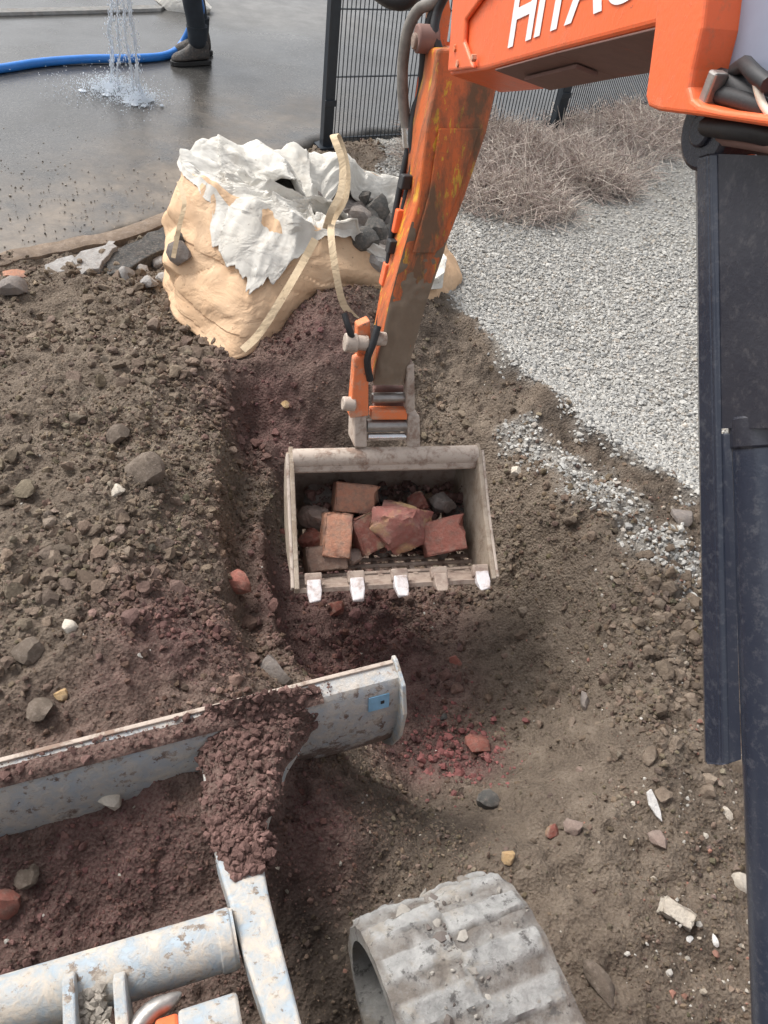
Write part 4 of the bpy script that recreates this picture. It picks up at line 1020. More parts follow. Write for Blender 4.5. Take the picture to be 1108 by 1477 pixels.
brock(636, 726, .17, (.05, .045, .04), S_GREY, 'grey stone behind the right-hand red brick', 27)
brock(457, 718, .22, (.05, .045, .04), S_GREY, 'dark grey stone in the back left corner of the bucket', 24)
for i, (px, py, n, s) in enumerate(((545, 715, .25, .045), (600, 722, .25, .04), (630, 722, .25, .05), (655, 735, .23, .04), (560, 790, .22, .04), (610, 785, .23, .042), (500, 745, .25, .05), (470, 780, .25, .045), (540, 740, .25, .05), (590, 705, .27, .035), (640, 795, .2, .028), (450, 770, .22, .035))):
    brock(px, py, n, (s, s * .85, s * .7), (S_DARK, S_GREY, S_BRICKD)[i % 3], 'dark rubble stone half hidden under the bricks in the bucket', 30 + i, 'rubble_stone', 'stone', 'rubble at the bottom of the bucket')
# loose soil among the bricks
cr = []
for _ in range(1500):
    px, py = random.uniform(440, 668), random.uniform(700, 800)
    cr.append(in_bucket(px, py, random.uniform(.17, .27)))
cr = np.array(cr); sz = .003 + .005 * RNG.pareto(2.5, len(cr)); sz = np.minimum(sz, .02)
tag(scatter_mesh('soil_crumbs', cr, sz, CLOD, np.clip(RNG.normal(1.0, .25, (len(cr), 1)) * np.ones((1, 3)), .5, 1.8), np.full(len(cr), .8)), 'reddish soil crumbs filling the gaps between bricks in the bucket', 'soil', kind='stuff')
# on the ground
o = stone('brick_fragment', 340, 848, (.055, .045, .04), S_BRICK, 'pinkish red brick fragment on the lip of the small trench', 51, .4, 'brick', .5)
stone('stone', 392, 972, (.07, .042, .04), S_GREY, 'smooth grey-pink stone lying just behind the blade edge', 52, -.5, 'stone', .4)
stone('soil_clod', 213, 687, (.065, .06, .05), S_CLOD, 'largest rounded earth clod on the left heap', 53, .3, 'clod', .45)
stone('soil_clod', 172, 632, (.045, .035, .035), S_CLOD, 'earth clod just above and left of the largest clod', 54, 1.2, 'clod', .4)
stone('stone', 171, 710, (.022, .026, .018), S_PALE, 'small pale chip of stone beside the largest clod', 55, .2)
stone('stone', 102, 906, (.024, .022, .02), S_PALE, 'cream coloured pebble alone on the lower left heap', 56, .2, 'pebble', .6)
stone('stone', 40, 942, (.04, .034, .03), S_CLOD, 'brown stone near the left edge below the cream pebble', 57)
stone('stone', 62, 1022, (.036, .03, .02), S_CLOD, 'flat earthy stone close above the blade at the left', 58)
stone('brick_fragment', 90, 1003, (.02, .016, .016), S_TAN, 'tiny orange brick chip close above the blade', 59, .4, 'brick')
stone('stone', 160, 1155, (.034, .03, .022), S_PALE, 'pale yellowish stone lodged behind the blade', 60, .3, 'stone', .8)
stone('brick_fragment', 4, 1308, (.035, .03, .03), S_BRICK, 'red brick fragment at the left edge behind the blade', 61, .4, 'brick')
stone('stone', 40, 1262, (.03, .026, .014), S_CLOD, 'flat grey-brown stone behind the blade at the left', 62)
stone('brick_fragment', 690, 1076, (.05, .042, .035), S_BRICK, 'crumbled dark red brick lump on the hollow floor beside the blade end', 63, .5, 'brick', .3)
stone('brick_fragment', 656, 957, (.03, .034, .026), S_BRICK, 'small red brick piece on the hollow floor below the bucket', 64, .5, 'brick')
stone('stone', 640, 1035, (.02, .014, .012), S_DARK, 'small bluish dark stone beside the dark red lump', 65)
stone('stone', 705, 1155, (.036, .028, .024), S_DARK, 'dark grey angular stone at the foot of the hollow', 66, .5)
stone('stone', 842, 1015, (.022, .034, .022), S_GREY, 'upright grey stone in the right bank of the hollow', 67, .2, 'stone', .6)
stone('stone', 826, 1196, (.03, .026, .022), S_PINK, 'brown rounded stone beyond the track', 68)
stone('stone', 797, 1200, (.022, .018, .016), S_BRICKD, 'little reddish stone next to the brown one beyond the track', 69)
stone('stone', 735, 1237, (.022, .018, .014), S_TAN, 'tan pebble touching the far end of the track', 70, .4, 'pebble')
stone('stone', 950, 1214, (.03, .026, .026), S_PINK, 'brown round stone just below the white shard', 72)
stone('stone', 1049, 1175, (.018, .022, .014), S_PALE, 'small pale pebble left of the lower navy cylinder', 73, .4, 'pebble')
stone('stone', 1068, 1272, (.024, .026, .02), S_PALE, 'pale stone partly under the navy cylinder edge', 74)
stone('stone', 1031, 1358, (.007, .014, .008), S_WHITE, 'thin white chip right of the slab-like stone', 75, .2, 'chip', .6)
stone('stone', 993, 1356, (.01, .008, .007), S_WHITE, 'tiny white chip directly below the slab-like stone', 76, .2, 'chip', .6)
stone('stone', 1004, 912, (.03, .022, .018), S_TAN, 'yellowish flat stone beside the upper navy guard', 77)
stone('stone', 985, 748, (.05, .042, .03), S_GREY, 'blue-grey stone in the soil ridge beside the guard', 78, .2)
stone('stone', 745, 680, (.026, .03, .022), S_PALE, 'pale brown pebble at the near end of the spilt stone strip', 79)
stone('brick_fragment', 412, 585, (.022, .02, .014), S_TAN, 'orange brick chip on the slope above the bucket', 80, .4, 'brick')
stone('brick_fragment', 25, 402, (.07, .04, .035), S_BRICK2, 'faded orange brick piece by the kerb at the left edge', 81, .3, 'brick')
stone('stone', 22, 418, (.07, .05, .04), S_GREY, 'grey stone just below the faded orange brick', 82)
stone('stone', 485, 880, (.045, .035, .03), S_BRICKD, 'dark stone in shadow under the bucket teeth', 83)
stone('stone', 408, 770, (.026, .026, .022), S_BRICKD, 'dark red stone beside the left cheek of the bucket', 84)
stone('stone', 868, 1425, (.06, .026, .024), S_CLOD, 'long brownish stone lying against the outer side of the track', 85, 2.1)
def shard():
    P, _ = hit(938, 1166)
    up = nrm(V3(.1, .55, .8)); rt = nrm(np.cross(up, V3(0, -1, 0.3))); 
    pts = [(-.016, .034), (-.002, .046), (.012, .02), (.022, -.012), (.024, -.038), (.008, -.026), (-.012, .0)]
    vs = [P + rt * a + nrm(V3(-.12, .9, .42)) * b + ZU * .014 for a, b in pts]
    n = nrm(np.cross(vs[1] - vs[0], vs[3] - vs[0])); n = n if n[2] > 0 else -n
    o = MB().prism(vs, n * .009).build('white_shard', S_WHITE, None, None, .0015)
    tag(o, 'pointed white pottery shard standing out of the soil at the right', 'shard')
    P, _ = hit(974, 1320)
    o = link_mesh('slab_stone', brick_mesh('slab_stone', .088, .04, .034, 9, .25), S_PALE); o.location = P + ZU * .012; o.rotation_euler = (.2, .12, radians(-22))
    tag(o, 'whitish slab-like block of stone on the soil at lower right', 'stone')
shard()
# broken slabs of old surfacing between kerb and soil
ASPH = mat_stone('old_asphalt', (0.035, 0.036, 0.036), (0.1, 0.1, 0.097), None, 20, .85, .3)
RUBC = mat_stone('broken_concrete', (0.28, 0.27, 0.26), (0.45, 0.43, 0.41), None, 16, .9, .4)
def slab(pts, th, mat, name, label, cat, z=.05, tilt=(0, 0)):
    w = [az(px, py, z) for px, py in pts]; c = sum(w) / len(w); out = []
    for i, p_ in enumerate(w):
        nx_ = w[(i + 1) % len(w)]
        for t in (0, .33, .66):
            q = p_ + (nx_ - p_) * t; out.append(q + V3(random.uniform(-.02, .02), random.uniform(-.02, .02), (q[0] - c[0]) * tilt[0] + (q[1] - c[1]) * tilt[1]))
    o = MB().prism(out, V3(0, 0, -th)).build(name, mat, None, None, .006); tag(o, label, cat); return o
slab([(150, 362), (200, 345), (246, 330), (248, 358), (200, 372), (160, 388)], .09, ASPH, 'asphalt_slab', 'black broken asphalt slab between kerb and bulk bag', 'slab', .075, (0, .1))
slab([(100, 372), (160, 352), (168, 360), (140, 384), (110, 392)], .08, RUBC, 'concrete_piece', 'pale broken concrete piece left of the black asphalt slab', 'rubble', .08, (0, .1))
slab([(60, 380), (98, 368), (112, 384), (75, 396)], .06, RUBC, 'concrete_piece', 'flat broken concrete piece at the kerb, farther left of the slab', 'rubble', .06)
for i, (px, py) in enumerate(((205, 392), (228, 384), (182, 400), (215, 412), (236, 405))):
    stone('concrete_lump', px, py, (.05 - .004 * i, .04, .035), RUBC, ('grey-white concrete lump under the black asphalt slab', 'concrete lump between the asphalt slab and the bulk bag', 'concrete lump at the left below the asphalt slab', 'low concrete lump on the soil below the asphalt slab', 'concrete lump touching the left side of the bulk bag')[i], 100 + i, None, 'rubble', .4)

# ------------------------------------------------------------------ bulk bag
TANC = mat_cloth('tan_woven_cloth', (0.58, 0.38, 0.23), (0.70, 0.50, 0.33), (0.38, 0.25, 0.16))
WHTC = mat_cloth('white_liner_cloth', (0.54, 0.51, 0.455), (0.67, 0.65, 0.6), (0.34, 0.29, 0.235))
WEBC = mat_cloth('webbing', (0.52, 0.40, 0.26), (0.64, 0.51, 0.35), (0.34, 0.25, 0.17))
BAG = empty('bulk_bag', tuple(az(400, 400, 0)), 'slumped tan bulk bag with white liner spilling over its rim, full of rubble', 'bulk bag')
base_r = [az(243, 446, .06), az(284, 490, .06), az(335, 520, .07), az(400, 490, .07), az(475, 455, .06), az(560, 446, .06), az(622, 452, .02), V3(.2, 4.1, 0), V3(-.25, 4.6, 0), V3(-.9, 4.4, 0), V3(-1.32, 3.75, 0.02)]
rim_r = [az(268, 238, .58), az(320, 268, .56), az(400, 305, .50), az(450, 322, .46), az(505, 338, .40), az(560, 385, .28), az(622, 410, .16), az(612, 310, .28), az(545, 250, .44), az(420, 222, .55), az(306, 212, .61)]
NB = 420
br = spline(base_r, NB, True); rr = spline(rim_r, NB, True)
cen = br.mean(0)
def wall(t, u):
    """t along the ring (index), u height 0..1, slumped and creased"""
    pass
NV = 60
def crumple(P, layers, seed, vert=1.0):
    """flat facets meeting in sharp creases"""
    rg = np.random.default_rng(seed); h = np.zeros(len(P)); wv = fbm(P[:, 0] * 2 + P[:, 2] * 1.5, P[:, 1] * 2 - P[:, 2] * 1.5, seed, 2) * .6
    for f, amp, n in layers:
        for _ in range(n):
            d = nrm(rg.normal(size=3) * V3(1, 1, vert)); q = (P @ d + wv * rg.uniform(-.5, .5)) * f + rg.random()
            i = np.floor(q); t = q - i; c = rg.uniform(.25, .75)
            tri = np.where(t < c, t / c, (1 - t) / (1 - c)); a_ = .4 + 1.2 * _hash(i, i * 0 + 7, seed)
            h += amp * a_ * (tri - .5) / sqrt(n)
    return h
rings = []
for k in range(NV + 1):
    u = k / NV; p = br * (1 - u) + rr * u
    out = p - cen; out[:, 2] = 0; out = out / (np.linalg.norm(out, axis=1, keepdims=True) + 1e-9)
    a = np.arange(NB) / NB * 2 * pi
    ca, sa = np.cos(a), np.sin(a)
    crease = crumple(p, ((1.4, .04, 2), (4.0, .034, 2), (9, .013, 2)), 204, 2.2)
    bulge = sin(pi * u) * .045
    p = p + out * (bulge + crease * (0.35 + .65 * sin(pi * min(1, u * 1.1 + .05))))[:, None]
    p[:, 2] += (fbm(ca * 5, sa * 5 + u * 2, 209, 3) - .5) * .05 * u
    rings.append(p)
RIM = rings[-1]
bagwall = MB().loft(rings, True, False).build('bag_cloth', TANC, BAG, 22)
so_ = bagwall.modifiers.new('s', 'SOLIDIFY'); so_.thickness = .004
# white liner: from inside, over the rim, hanging down outside by different lengths
def liner():
    a = np.arange(NB) / NB; f = a * len(rim_r)      # f = control point number
    drop = np.interp(f, [0, .5, 1.0, 1.5, 2.0, 2.6, 3.2, 4, 4.6, 5.2, 6, 7, 8, 9, 10, 11], [.02, .02, .07, .22, .29, .25, .04, .03, .10, .08, .04, .05, .06, .05, .03, .02]) * (.75 + .5 * fbm(np.cos(a * 2 * pi) * 14, np.sin(a * 2 * pi) * 14, 235, 3))
    out = RIM - cen; out[:, 2] = 0; out /= np.linalg.norm(out, axis=1, keepdims=True)
    reach = np.interp(f, [0, 1, 2, 3, 4, 5, 6, 7, 8, 9, 10, 11], [.4, .5, .5, .3, .18, .12, .1, .15, .2, .35, .45, .4]) * (.7 + .6 * fbm(np.cos(a * 2 * pi) * 5, np.sin(a * 2 * pi) * 5, 233, 2))
    rs = []
    for k in range(84):
        u = k / 83
        if u < .35:
            v = u / .35; p = RIM - out * (.2 * (1 - v))[..., None] if False else RIM - out * (reach * (1 - v))[:, None] + V3(0, 0, 1) * (-.10 * (1 - v) ** 1.3 + .02 * v) + V3(0, 0, 1) * ((fbm(np.cos(a * 2 * pi) * 4 * (1 + v), np.sin(a * 2 * pi) * 4 * (1 + v), 231, 3) - .5) * .16 * (1 - v))[:, None]
        else:
            v = (u - .35) / .65
            ui = np.clip(1 - drop * v / .6, 0, 1) * NV; i0 = np.floor(ui).astype(int).clip(0, NV - 1); fr_ = ui - i0
            RG = np.array(rings); w = RG[i0, np.arange(NB)] * (1 - fr_)[:, None] + RG[i0 + 1, np.arange(NB)] * fr_[:, None]
            p = w + out * (.012 + .008 * v) + V3(0, 0, .02 * (1 - v) ** 2)
        ca, sa = np.cos(a * 2 * pi), np.sin(a * 2 * pi)
        wr = crumple(p, ((2.2, .08, 2), (5.5, .05, 3), (12, .014, 3)), 227) + .012
        p = p + out * (np.maximum(wr, -.008) * (.55 if u < .45 else .4))[:, None] + V3(0, 0, 1) * (wr * (.9 if u < .5 else .25))[:, None]
        rs.append(p)
    o = MB().loft(rs, True, False).build('white_liner', WHTC, BAG, 22)
    s = o.modifiers.new('s', 'SOLIDIFY'); s.thickness = .003
    return rs
LR = liner()
def strap(pts, w, name='strap', m=None, wv=(1, .3, 0.1)):
    MB().ribbon(spline(pts, 40), wv, w, .0016).build(name, m or WEBC, BAG, 40)
strap([az(470, 330, .47), az(478, 305, .55), az(492, 275, .62), az(494, 235, .70), az(484, 205, .76), az(481, 196, .77), az(488, 199, .75), az(500, 240, .66), az(498, 285, .58), az(480, 318, .5), az(478, 345, .47), az(486, 400, .36), az(496, 440, .25), az(515, 462, .18)], .032)
strap([az(350, 505, .17), az(375, 480, .22), az(410, 425, .34), az(436, 380, .42), az(455, 345, .5)], .034)
strap([az(258, 262, .56), az(266, 292, .52), az(258, 330, .44), az(250, 372, .34)], .02, 'strap')
# rubble filling: a mound inside plus lumps
FILL = []
for i in range(46):
    t = random.random() * NB; k = int(t); s = sqrt(random.random()) * .86
    p = cen[:2] * (1 - s) + RIM[k][:2] * s; zr = RIM[k][2] * s + .42 * (1 - s)
    FILL.append((p[0], p[1], zr - .10))
mb = MB(); ring2 = [V3(*(RIM.mean(0)[:2]), .30)]
rs = [[V3(cen[0] + (p[0] - cen[0]) * s, cen[1] + (p[1] - cen[1]) * s, (p[2] - .12) * s + .34 * (1 - s) + .03 * random.random()) for p in RIM[::5]] for s in (.98, .8, .6, .4, .2, .05)]
MB().loft(rs, True, True).build('fill', S_GREY, BAG, None, kind='stuff')
lumpm = [rock_mesh('rubble_stone', (.08, .065, .055), 300 + q) for q in range(5)]
for i, (x, y, z) in enumerate(FILL):
    me = lumpm[i % 5]
    o = bpy.data.objects.new('rubble_stone', me); COL.objects.link(o)
    o.data = me.copy() if False else me
    if not me.materials: me.materials.append((S_DARK, RUBC, S_GREY, S_DARK, S_GREY)[i % 5])
    o.location = (x, y, z); o.rotation_euler = (random.random() * 6, random.random() * 6, random.random() * 6); s = random.uniform(.6, 1.3); o.scale = (s, s, s)
    tag(o, 'grey lump of rubble lying inside the open bulk bag', 'rubble', 'rubble in the bulk bag')
# lumps showing at torn holes on the bag side
for i, (px, py, z, s) in enumerate(((262, 365, .33, .055), (258, 345, .36, .03), (530, 350, .36, .07), (548, 378, .3, .05), (545, 330, .4, .06))):
    o = link_mesh('rubble_stone', rock_mesh('rubble_stone', (s, s * .8, s * .9), 330 + i), (S_GREY, S_DARK, S_DARK, RUBC, S_DARK)[i]); o.location = az(px, py, z)
    tag(o, ('grey stone poking through a hole in the left of the bag', 'dark stone above the hole in the left of the bag', 'dark lump on the bag rim left of the arm', 'pale lump low on the bag rim beside the arm', 'black lump behind the liner beside the arm')[i], 'rubble')

# ------------------------------------------------------------------ mesh fence
FENM = plain('fence_coating', (0.016, 0.022, 0.03), .4, .2, .2)
pA, pB = az(470, 208, 0.02), az(799, 190, 0.02); pB = V3(pB[0], pB[1], 0); pA = V3(pA[0], pA[1], 0)
pC = pB + nrm(az(960, 150, 0) - pB) * V3(1, 1, 0) * 2.5; pD = pC + (pC - pB)
def fence(P0, P1, label, posts):
    root = empty('mesh_fence', tuple(P0), label, 'fence', 'mesh fence panels')
    d = nrm(P1 - P0); L = np.linalg.norm(P1 - P0); nn = V3(d[1], -d[0], 0); hgt = 2.0
    m = MB(); k = int(L / .03)
    for i in range(1, k):
        c = P0 + d * (L * i / k); m.box(c + ZU * (.04 + hgt / 2), d * .0027, nn * .0027, ZU * hgt / 2)
    m.build('vertical_wire', FENM, root, kind='stuff')
    m = MB()
    for z in np.arange(.06, 2.05, .39):
        for s in (-1, 1): m.box((P0 + P1) / 2 + ZU * z + nn * .0058 * s, d * (L / 2 - .02), nn * .003, ZU * .003)
    m.build('horizontal_wire', FENM, root, kind='stuff')
    for p in posts:
        MB().box(p + ZU * 1.1, d * .035, nn * .035, ZU * 1.15).build('post', FENM, root, None, .005)
        MB().box(p + ZU * 2.26, d * .038, nn * .038, ZU * .01).build('post_cap', BLACK, root, None, .003)
        for z in (.3, 1.0, 1.7): MB().box(p + ZU * z + nn * .04, d * .04, nn * .006, ZU * .02).build('clamp_bar', FENM, root, None, .003)
        MB().box(p - nn * .0 + ZU * .012, d * .07, nn * .07, ZU * .008).build('base_plate', FENM, root)
fence(pA, pB, 'dark mesh fence panel behind the bulk bag and the arm', [pA, pB])
fence(pB, pC, 'dark mesh fence panel running right behind the dry scrub under the boom', [pC])
fence(pC, pD, 'far dark mesh fence panel at the right, mostly hidden by the boom bracket', [pD])
dF = nrm(pC - pB); nF = V3(dF[1], -dF[0], 0)
def onf(px, py): return pl(px, py, pB - nF * .03, nF)
sg = [onf(822, 128), onf(852, 124), onf(862, 96), onf(832, 100)]
o = MB().prism(sg, -nF * .004).build('notice_board', plain('white_board', (.78, .78, .78), .5, 0, .08), None); tag(o, 'small white notice board behind the fence wires, right of the post', 'sign')

# ------------------------------------------------------------------ dry scrub along the fence
TWIG = [plain('dry_twig', (0.50, 0.42, 0.37), .85, 0, .3), plain('dry_twig_pale', (0.60, 0.53, 0.46), .85, 0, .3), plain('dry_twig_dark', (0.34, 0.27, 0.24), .85, 0, .3)]
def scrub(centers, n, label, seed, hmax):
    rg = np.random.default_rng(seed); root = empty('dry_shrub', tuple(V3(*centers[0][:2], 0)), label, 'shrub', 'dry scrub by the fence')
    for q in range(3):
        m = MB()
        for i in range(n):
            cx, cy, sr = centers[rg.integers(len(centers))]
            a = rg.uniform(0, 2 * pi); r = sr * sqrt(rg.random()); x = cx + r * cos(a) * 1.2; y = cy + r * sin(a) * .75
            zt = hmax * (1 - (r / sr) ** 2 * .8)
            p = V3(x, y, rg.random() * zt * .7)
            d = nrm(V3(*rg.normal(0, 1, 2), abs(rg.normal(.5, .5)))); L = rg.uniform(.06, .2); b = V3(*rg.normal(0, .03, 3))
            m.tube([p, p + d * L * .5 + b, p + d * L + b * 1.5 - ZU * .02], [.0024, .002, .0009], 3, False)
            if rg.random() < .7:
                e = nrm(d + rg.normal(0, .7, 3)); m.tube([p + d * L * .5 + b, p + d * L * .5 + b + e * L * .5], [.0016, .0007], 3, False)
        m.build('twigs', TWIG[q], root, None, kind='stuff')
    m = MB()
    for cx, cy, sr in centers:
        for i in range(5):
            a = i * 1.26 + cx; m.tube([V3(cx, cy, -.03), V3(cx + cos(a) * sr * .4, cy + sin(a) * sr * .3, hmax * .5), V3(cx + cos(a) * sr * .9, cy + sin(a) * sr * .7, hmax * .6)], [.008, .006, .003], 5)
    m.build('stems', TWIG[2], root, None)
def cc(px, py, r): p = az(px, py, 0.05); return (p[0], p[1], r)
scrub([cc(700, 240, .5), cc(730, 285, .4), cc(770, 230, .5), cc(690, 200, .45)], 2300, 'greyish brown dry scrub beside the arm, in front of the fence', 5, .26)
scrub([cc(830, 225, .5), cc(890, 195, .5), cc(850, 260, .28), cc(960, 180, .5)], 1800, 'greyish brown dry scrub under the boom, at the foot of the fence', 6, .24)

# ------------------------------------------------------------------ person with hose, water
PP = az(284, 92, .036); view = nrm(V3(PP[0], PP[1], 0)); face = V3(view[1] * -1, view[0], 0); face = face if face[0] < 0 else -face
face = nrm(face - view * .35)
PER = empty('person', (PP[0], PP[1], .036), 'person in dark work trousers and muddy dark boots holding the blue hose', 'person')
TROU = plain('dark_trousers', (0.022, 0.028, 0.036), .9, 0, .35, 14, .4)
BOOT = mat_stone('muddy_boot', (0.035, 0.035, 0.036), (0.1, 0.098, 0.095), None, 14, .6, .5)
SOLE = plain('boot_sole', (0.02, 0.02, 0.02), .7)
SKIN = plain('skin', (0.5, 0.3, 0.22), .6, 0, .1)
side = V3(-face[1], face[0], 0); side = side if np.dot(side, view) > 0 else -side
f1 = V3(PP[0], PP[1], .036); f2 = f1 + view * .24 - face * .02
def pz(f, fwd, lat, z): return f + face * fwd + side * lat + ZU * z
def body():
    hip = (f1 + f2) / 2 + ZU * .93; hip = hip - face * .02
    v = {}; E = []
    def add(n, p, r): v[n] = (p, r)
    add('pelvis', hip, (.15, .13)); add('waist', hip + ZU * .2 + face * .02, (.145, .12)); add('chest', hip + ZU * .42 + face * .04, (.17, .13)); add('neckb', hip + ZU * .56 + face * .05, (.075, .075)); add('neck', hip + ZU * .63 + face * .07, (.058, .058)); add('headl', hip + ZU * .71 + face * .1, (.085, .075)); add('head', hip + ZU * .80 + face * .09, (.088, .078)); add('top', hip + ZU * .86 + face * .08, (.05, .05))
    for n, f, s in (('a', f1, -1), ('b', f2, 1)):
        add('hip' + n, hip + side * s * .09 - ZU * .06, (.1, .1)); add('knee' + n, (f + hip * V3(1, 1, 0) * 0 + face * .02) + ZU * .50 + V3(0, 0, -.036), (.082, .082)); add('calf' + n, f + ZU * .30 - face * .01, (.078, .078)); add('ank' + n, f + ZU * .10 - face * .015, (.078, .075))
        E += [('pelvis', 'hip' + n), ('hip' + n, 'knee' + n), ('knee' + n, 'calf' + n), ('calf' + n, 'ank' + n)]
        sh = hip + ZU * .50 + side * s * .17 + face * .04
        el = sh - ZU * .26 + face * .06 + side * s * .05; wr = el + face * .22 - side * s * .06 - ZU * .02
        add('sh' + n, sh, (.07, .07)); add('el' + n, el, (.05, .05)); add('wr' + n, wr, (.034, .034)); add('palm' + n, wr + face * .06, (.03, .022))
        E += [('chest', 'sh' + n), ('sh' + n, 'el' + n), ('el' + n, 'wr' + n), ('wr' + n, 'palm' + n)]
        for q in range(4):
            b = wr + face * .09 + ZU * (.025 - q * .016); add(f'f{q}{n}', b + face * .02, (.009, .009)); add(f'g{q}{n}', b + face * .045 - side * s * .02, (.008, .008)); add(f'h{q}{n}', b + face * .035 - side * s * .045, (.007, .007))
            E += [('palm' + n, f'f{q}{n}'), (f'f{q}{n}', f'g{q}{n}'), (f'g{q}{n}', f'h{q}{n}')]
        add('t' + n, wr + face * .05 + ZU * .03 - side * s * .02, (.011, .011)); add('u' + n, wr + face * .08 + ZU * .035 - side * s * .035, (.009, .009)); E += [('wr' + n, 't' + n), ('t' + n, 'u' + n)]
    E += [('pelvis', 'waist'), ('waist', 'chest'), ('chest', 'neckb'), ('neckb', 'neck'), ('neck', 'headl'), ('headl', 'head'), ('head', 'top')]
    names = list(v); og = ORG[PER.name]
    me = bpy.data.meshes.new('body'); me.from_pydata([tuple(v[n][0] - og) for n in names], [(names.index(a), names.index(b)) for a, b in E], [])
    o = link_mesh('body', me, TROU, PER)
    sk = o.modifiers.new('skin', 'SKIN'); sk.use_smooth_shade = True
    for i, n in enumerate(names):
        d = me.skin_vertices[0].data[i]; d.radius = v[n][1]; d.use_root = (n == 'pelvis')
    ss = o.modifiers.new('sub', 'SUBSURF'); ss.levels = 2; ss.render_levels = 2
    return v
BV = body()
def boot(f, lab=None):
    # lofted along the foot: heel to toe
    rings = []
    for fw, w, h, zb in ((-.105, .028, .10, .03), (-.09, .04, .20, .028), (-.03, .048, .22, .028), (.03, .05, .17, .028), (.08, .054, .115, .028), (.14, .055, .095, .028), (.185, .042, .078, .028), (.205, .018, .055, .03)):
        rings.append([pz(f, fw, w * c * (1 if s < .5 else .8), zb + (h - zb) * s) for c, s in ((-1, 0), (1, 0), (1.05, .35), (.9, .75), (.45, 1), (-.45, 1), (-.9, .75), (-1.05, .35))])
    b = MB().loft(rings).build('boot', BOOT, PER, 0)
    b.modifiers.new('s', 'SUBSURF').levels = 2; b.modifiers['s'].render_levels = 2
    rings = [[pz(f, fw, w * c, z) for c, z in ((-1, 0), (1, 0), (1, .03), (-1, .03))] for fw, w in ((-.115, .03), (-.08, .047), (.0, .047), (.06, .056), (.14, .06), (.19, .047), (.213, .02))]
    MB().loft(rings).build('sole', SOLE, b, None, .004)
    MB().tube([pz(f, -.02, 0, .17), pz(f, -.018, 0, .27)], [.072, .085], 16).build('trouser_cuff', TROU, PER, 40)
boot(f1); boot(f2)
BLUEH = plain('blue_hose', (0.03, 0.19, 0.58), .35, 0, .15)
hand = BV['palma'][0]
hp = [az(-300, 150, .062), az(-120, 115, .062), az(0, 99, .062), az(60, 90, .062), az(130, 85, .062), az(200, 84, .062), az(243, 79, .062), az(264, 62, .10)]
e = az(279, 30, .30); e2 = az(287, 0, .46); hp += [e, e2, hand - face * .06 - ZU * .1, hand + ZU * .0, hand + face * .25 - view * .25 - ZU * .02]
noz_to = az(178, -60, 0) * 0 + (hand + face * .25 - view * .25)
HOSEO = empty('water_hose', tuple(az(100, 88, .03)), 'bright blue water hose lying across the wet tarmac and rising to a hand', 'hose')
hs_ = spline(hp, 160)
MB().tube(hs_, .031, 14).build('hose_tube', BLUEH, HOSEO, 60)
MB().tube([hs_[-1] - nrm(hs_[-1] - hs_[-3]) * .02, hs_[-1] + nrm(hs_[-1] - hs_[-3]) * .12], [.03, .018], 14).build('nozzle', STEEL, HOSEO, 40)
noz = hs_[-1] + nrm(hs_[-1] - hs_[-3]) * .12
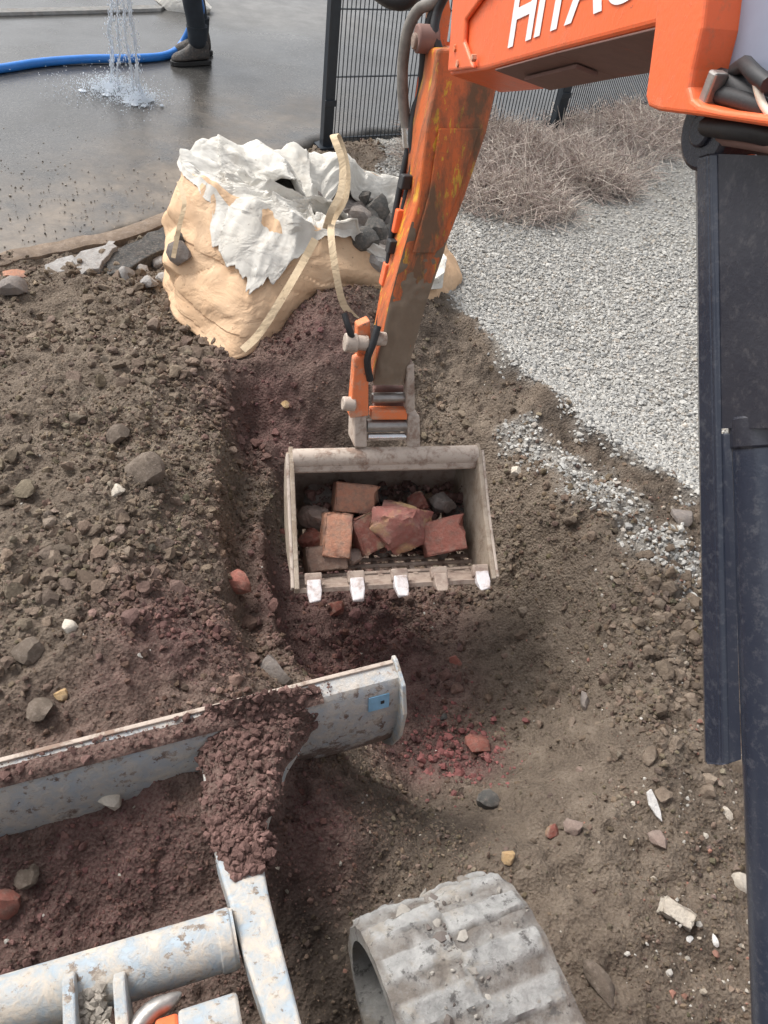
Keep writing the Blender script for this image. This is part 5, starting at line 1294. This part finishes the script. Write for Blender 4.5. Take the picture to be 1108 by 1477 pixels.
# water: two ragged streams falling on the tarmac, with droplets and spray
WATM = NT('falling_water')
WATM = WATM.set(Base_Color=(0.86, 0.9, 0.95), Roughness=.12, Transmission_Weight=.55, IOR=1.33)
FOAM = NT('foam'); FOAM.set(Base_Color=(0.8, 0.86, 0.93), Roughness=.5, Transmission_Weight=.2)
WAT = empty('water_jet', tuple(az(180, 130, .04)), 'two ragged streams of clear water falling and splashing on the tarmac', 'water')
def stream(px0, px1, py1, seed, r0):
    end = az(px1, py1, .04); top = az(px0, -5, .72)
    p0 = noz; P = []
    for t in np.linspace(0, 1, 70):
        a = p0 * (1 - t) ** 2 + 2 * t * (1 - t) * (top + ZU * .35) + end * t * t
        a = a + V3(vnoise(t * 14, 1, seed) - .5, vnoise(t * 14, 5, seed) - .5, 0) * .035 * t
        P.append(a)
    R_ = [r0 * .72 * (.5 + 1.1 * vnoise(t * 26, 2, seed)) for t in np.linspace(0, 1, 70)]
    MB().tube(P, R_, 8).build('stream', WATM.m if hasattr(WATM, 'm') else WATM, WAT, 0)
    return P
PS = stream(178, 158, 122, 3, .014) + stream(184, 172, 130, 9, .010) + stream(190, 203, 142, 5, .014) + stream(186, 190, 138, 12, .008)
rg = np.random.default_rng(44); V0, F0 = ICO1; V = []; F = []
def drop(p, r, st=1):
    b = len(V); V.extend((p + v * r * V3(1, 1, st)) for v in V0); F.extend(tuple(b + i for i in f) for f in F0)
for q in PS[25:]:
    for _ in range(8): drop(q + rg.normal(0, .02, 3), rg.uniform(.001, .0036), 3.0)
for cx, cy, n, s in ((160, 128, 2000, .09), (200, 145, 1700, .07), (130, 130, 500, .16), (178, 138, 700, .16)):
    c = az(cx, cy, .04)
    for _ in range(n):
        p = c + V3(*rg.normal(0, s, 2), abs(rg.normal(0, .03))); drop(p, rg.uniform(.001, .0042))
m = MB(); m.v = [tuple(v) for v in V]; m.f = F; m.build('droplets', FOAM.m, WAT, 0, kind='stuff')
def foam(cx, cy, r, seed):
    c = az(cx, cy, .04); n = 40; rs = []
    for k, s in enumerate(np.linspace(1, .02, 14)):
        row = []
        for a in np.linspace(0, 2 * pi, n, endpoint=False):
            rad = r * s * (.75 + .6 * vnoise(3 + cos(a) * 2.2, 3 + sin(a) * 2.2, seed)); h = (0 if k == 0 else .003 + .02 * (1 - s) * vnoise(cos(a) * 9 * s + 20, sin(a) * 9 * s + 20, seed + 1))
            row.append(c + V3(cos(a) * rad * 1.25, sin(a) * rad, h - .002))
        rs.append(row)
    MB().loft(rs, True, True).build('splash', FOAM.m, WAT, 0)
for q in range(26):
    cx, cy, sp = ((158, 126, 16), (200, 145, 12))[q % 2]; foam(cx + rg.normal(0, sp), cy + rg.normal(0, sp * .35), rg.uniform(.008, .026), 3 + q)
# something pale lying at the far kerb
o = link_mesh('sack', rock_mesh('sack', (.24, .14, .1), 401, .6), WHTC); o.location = az(262, 4, .08); tag(o, 'small pale sack lying by the far kerb', 'sack')
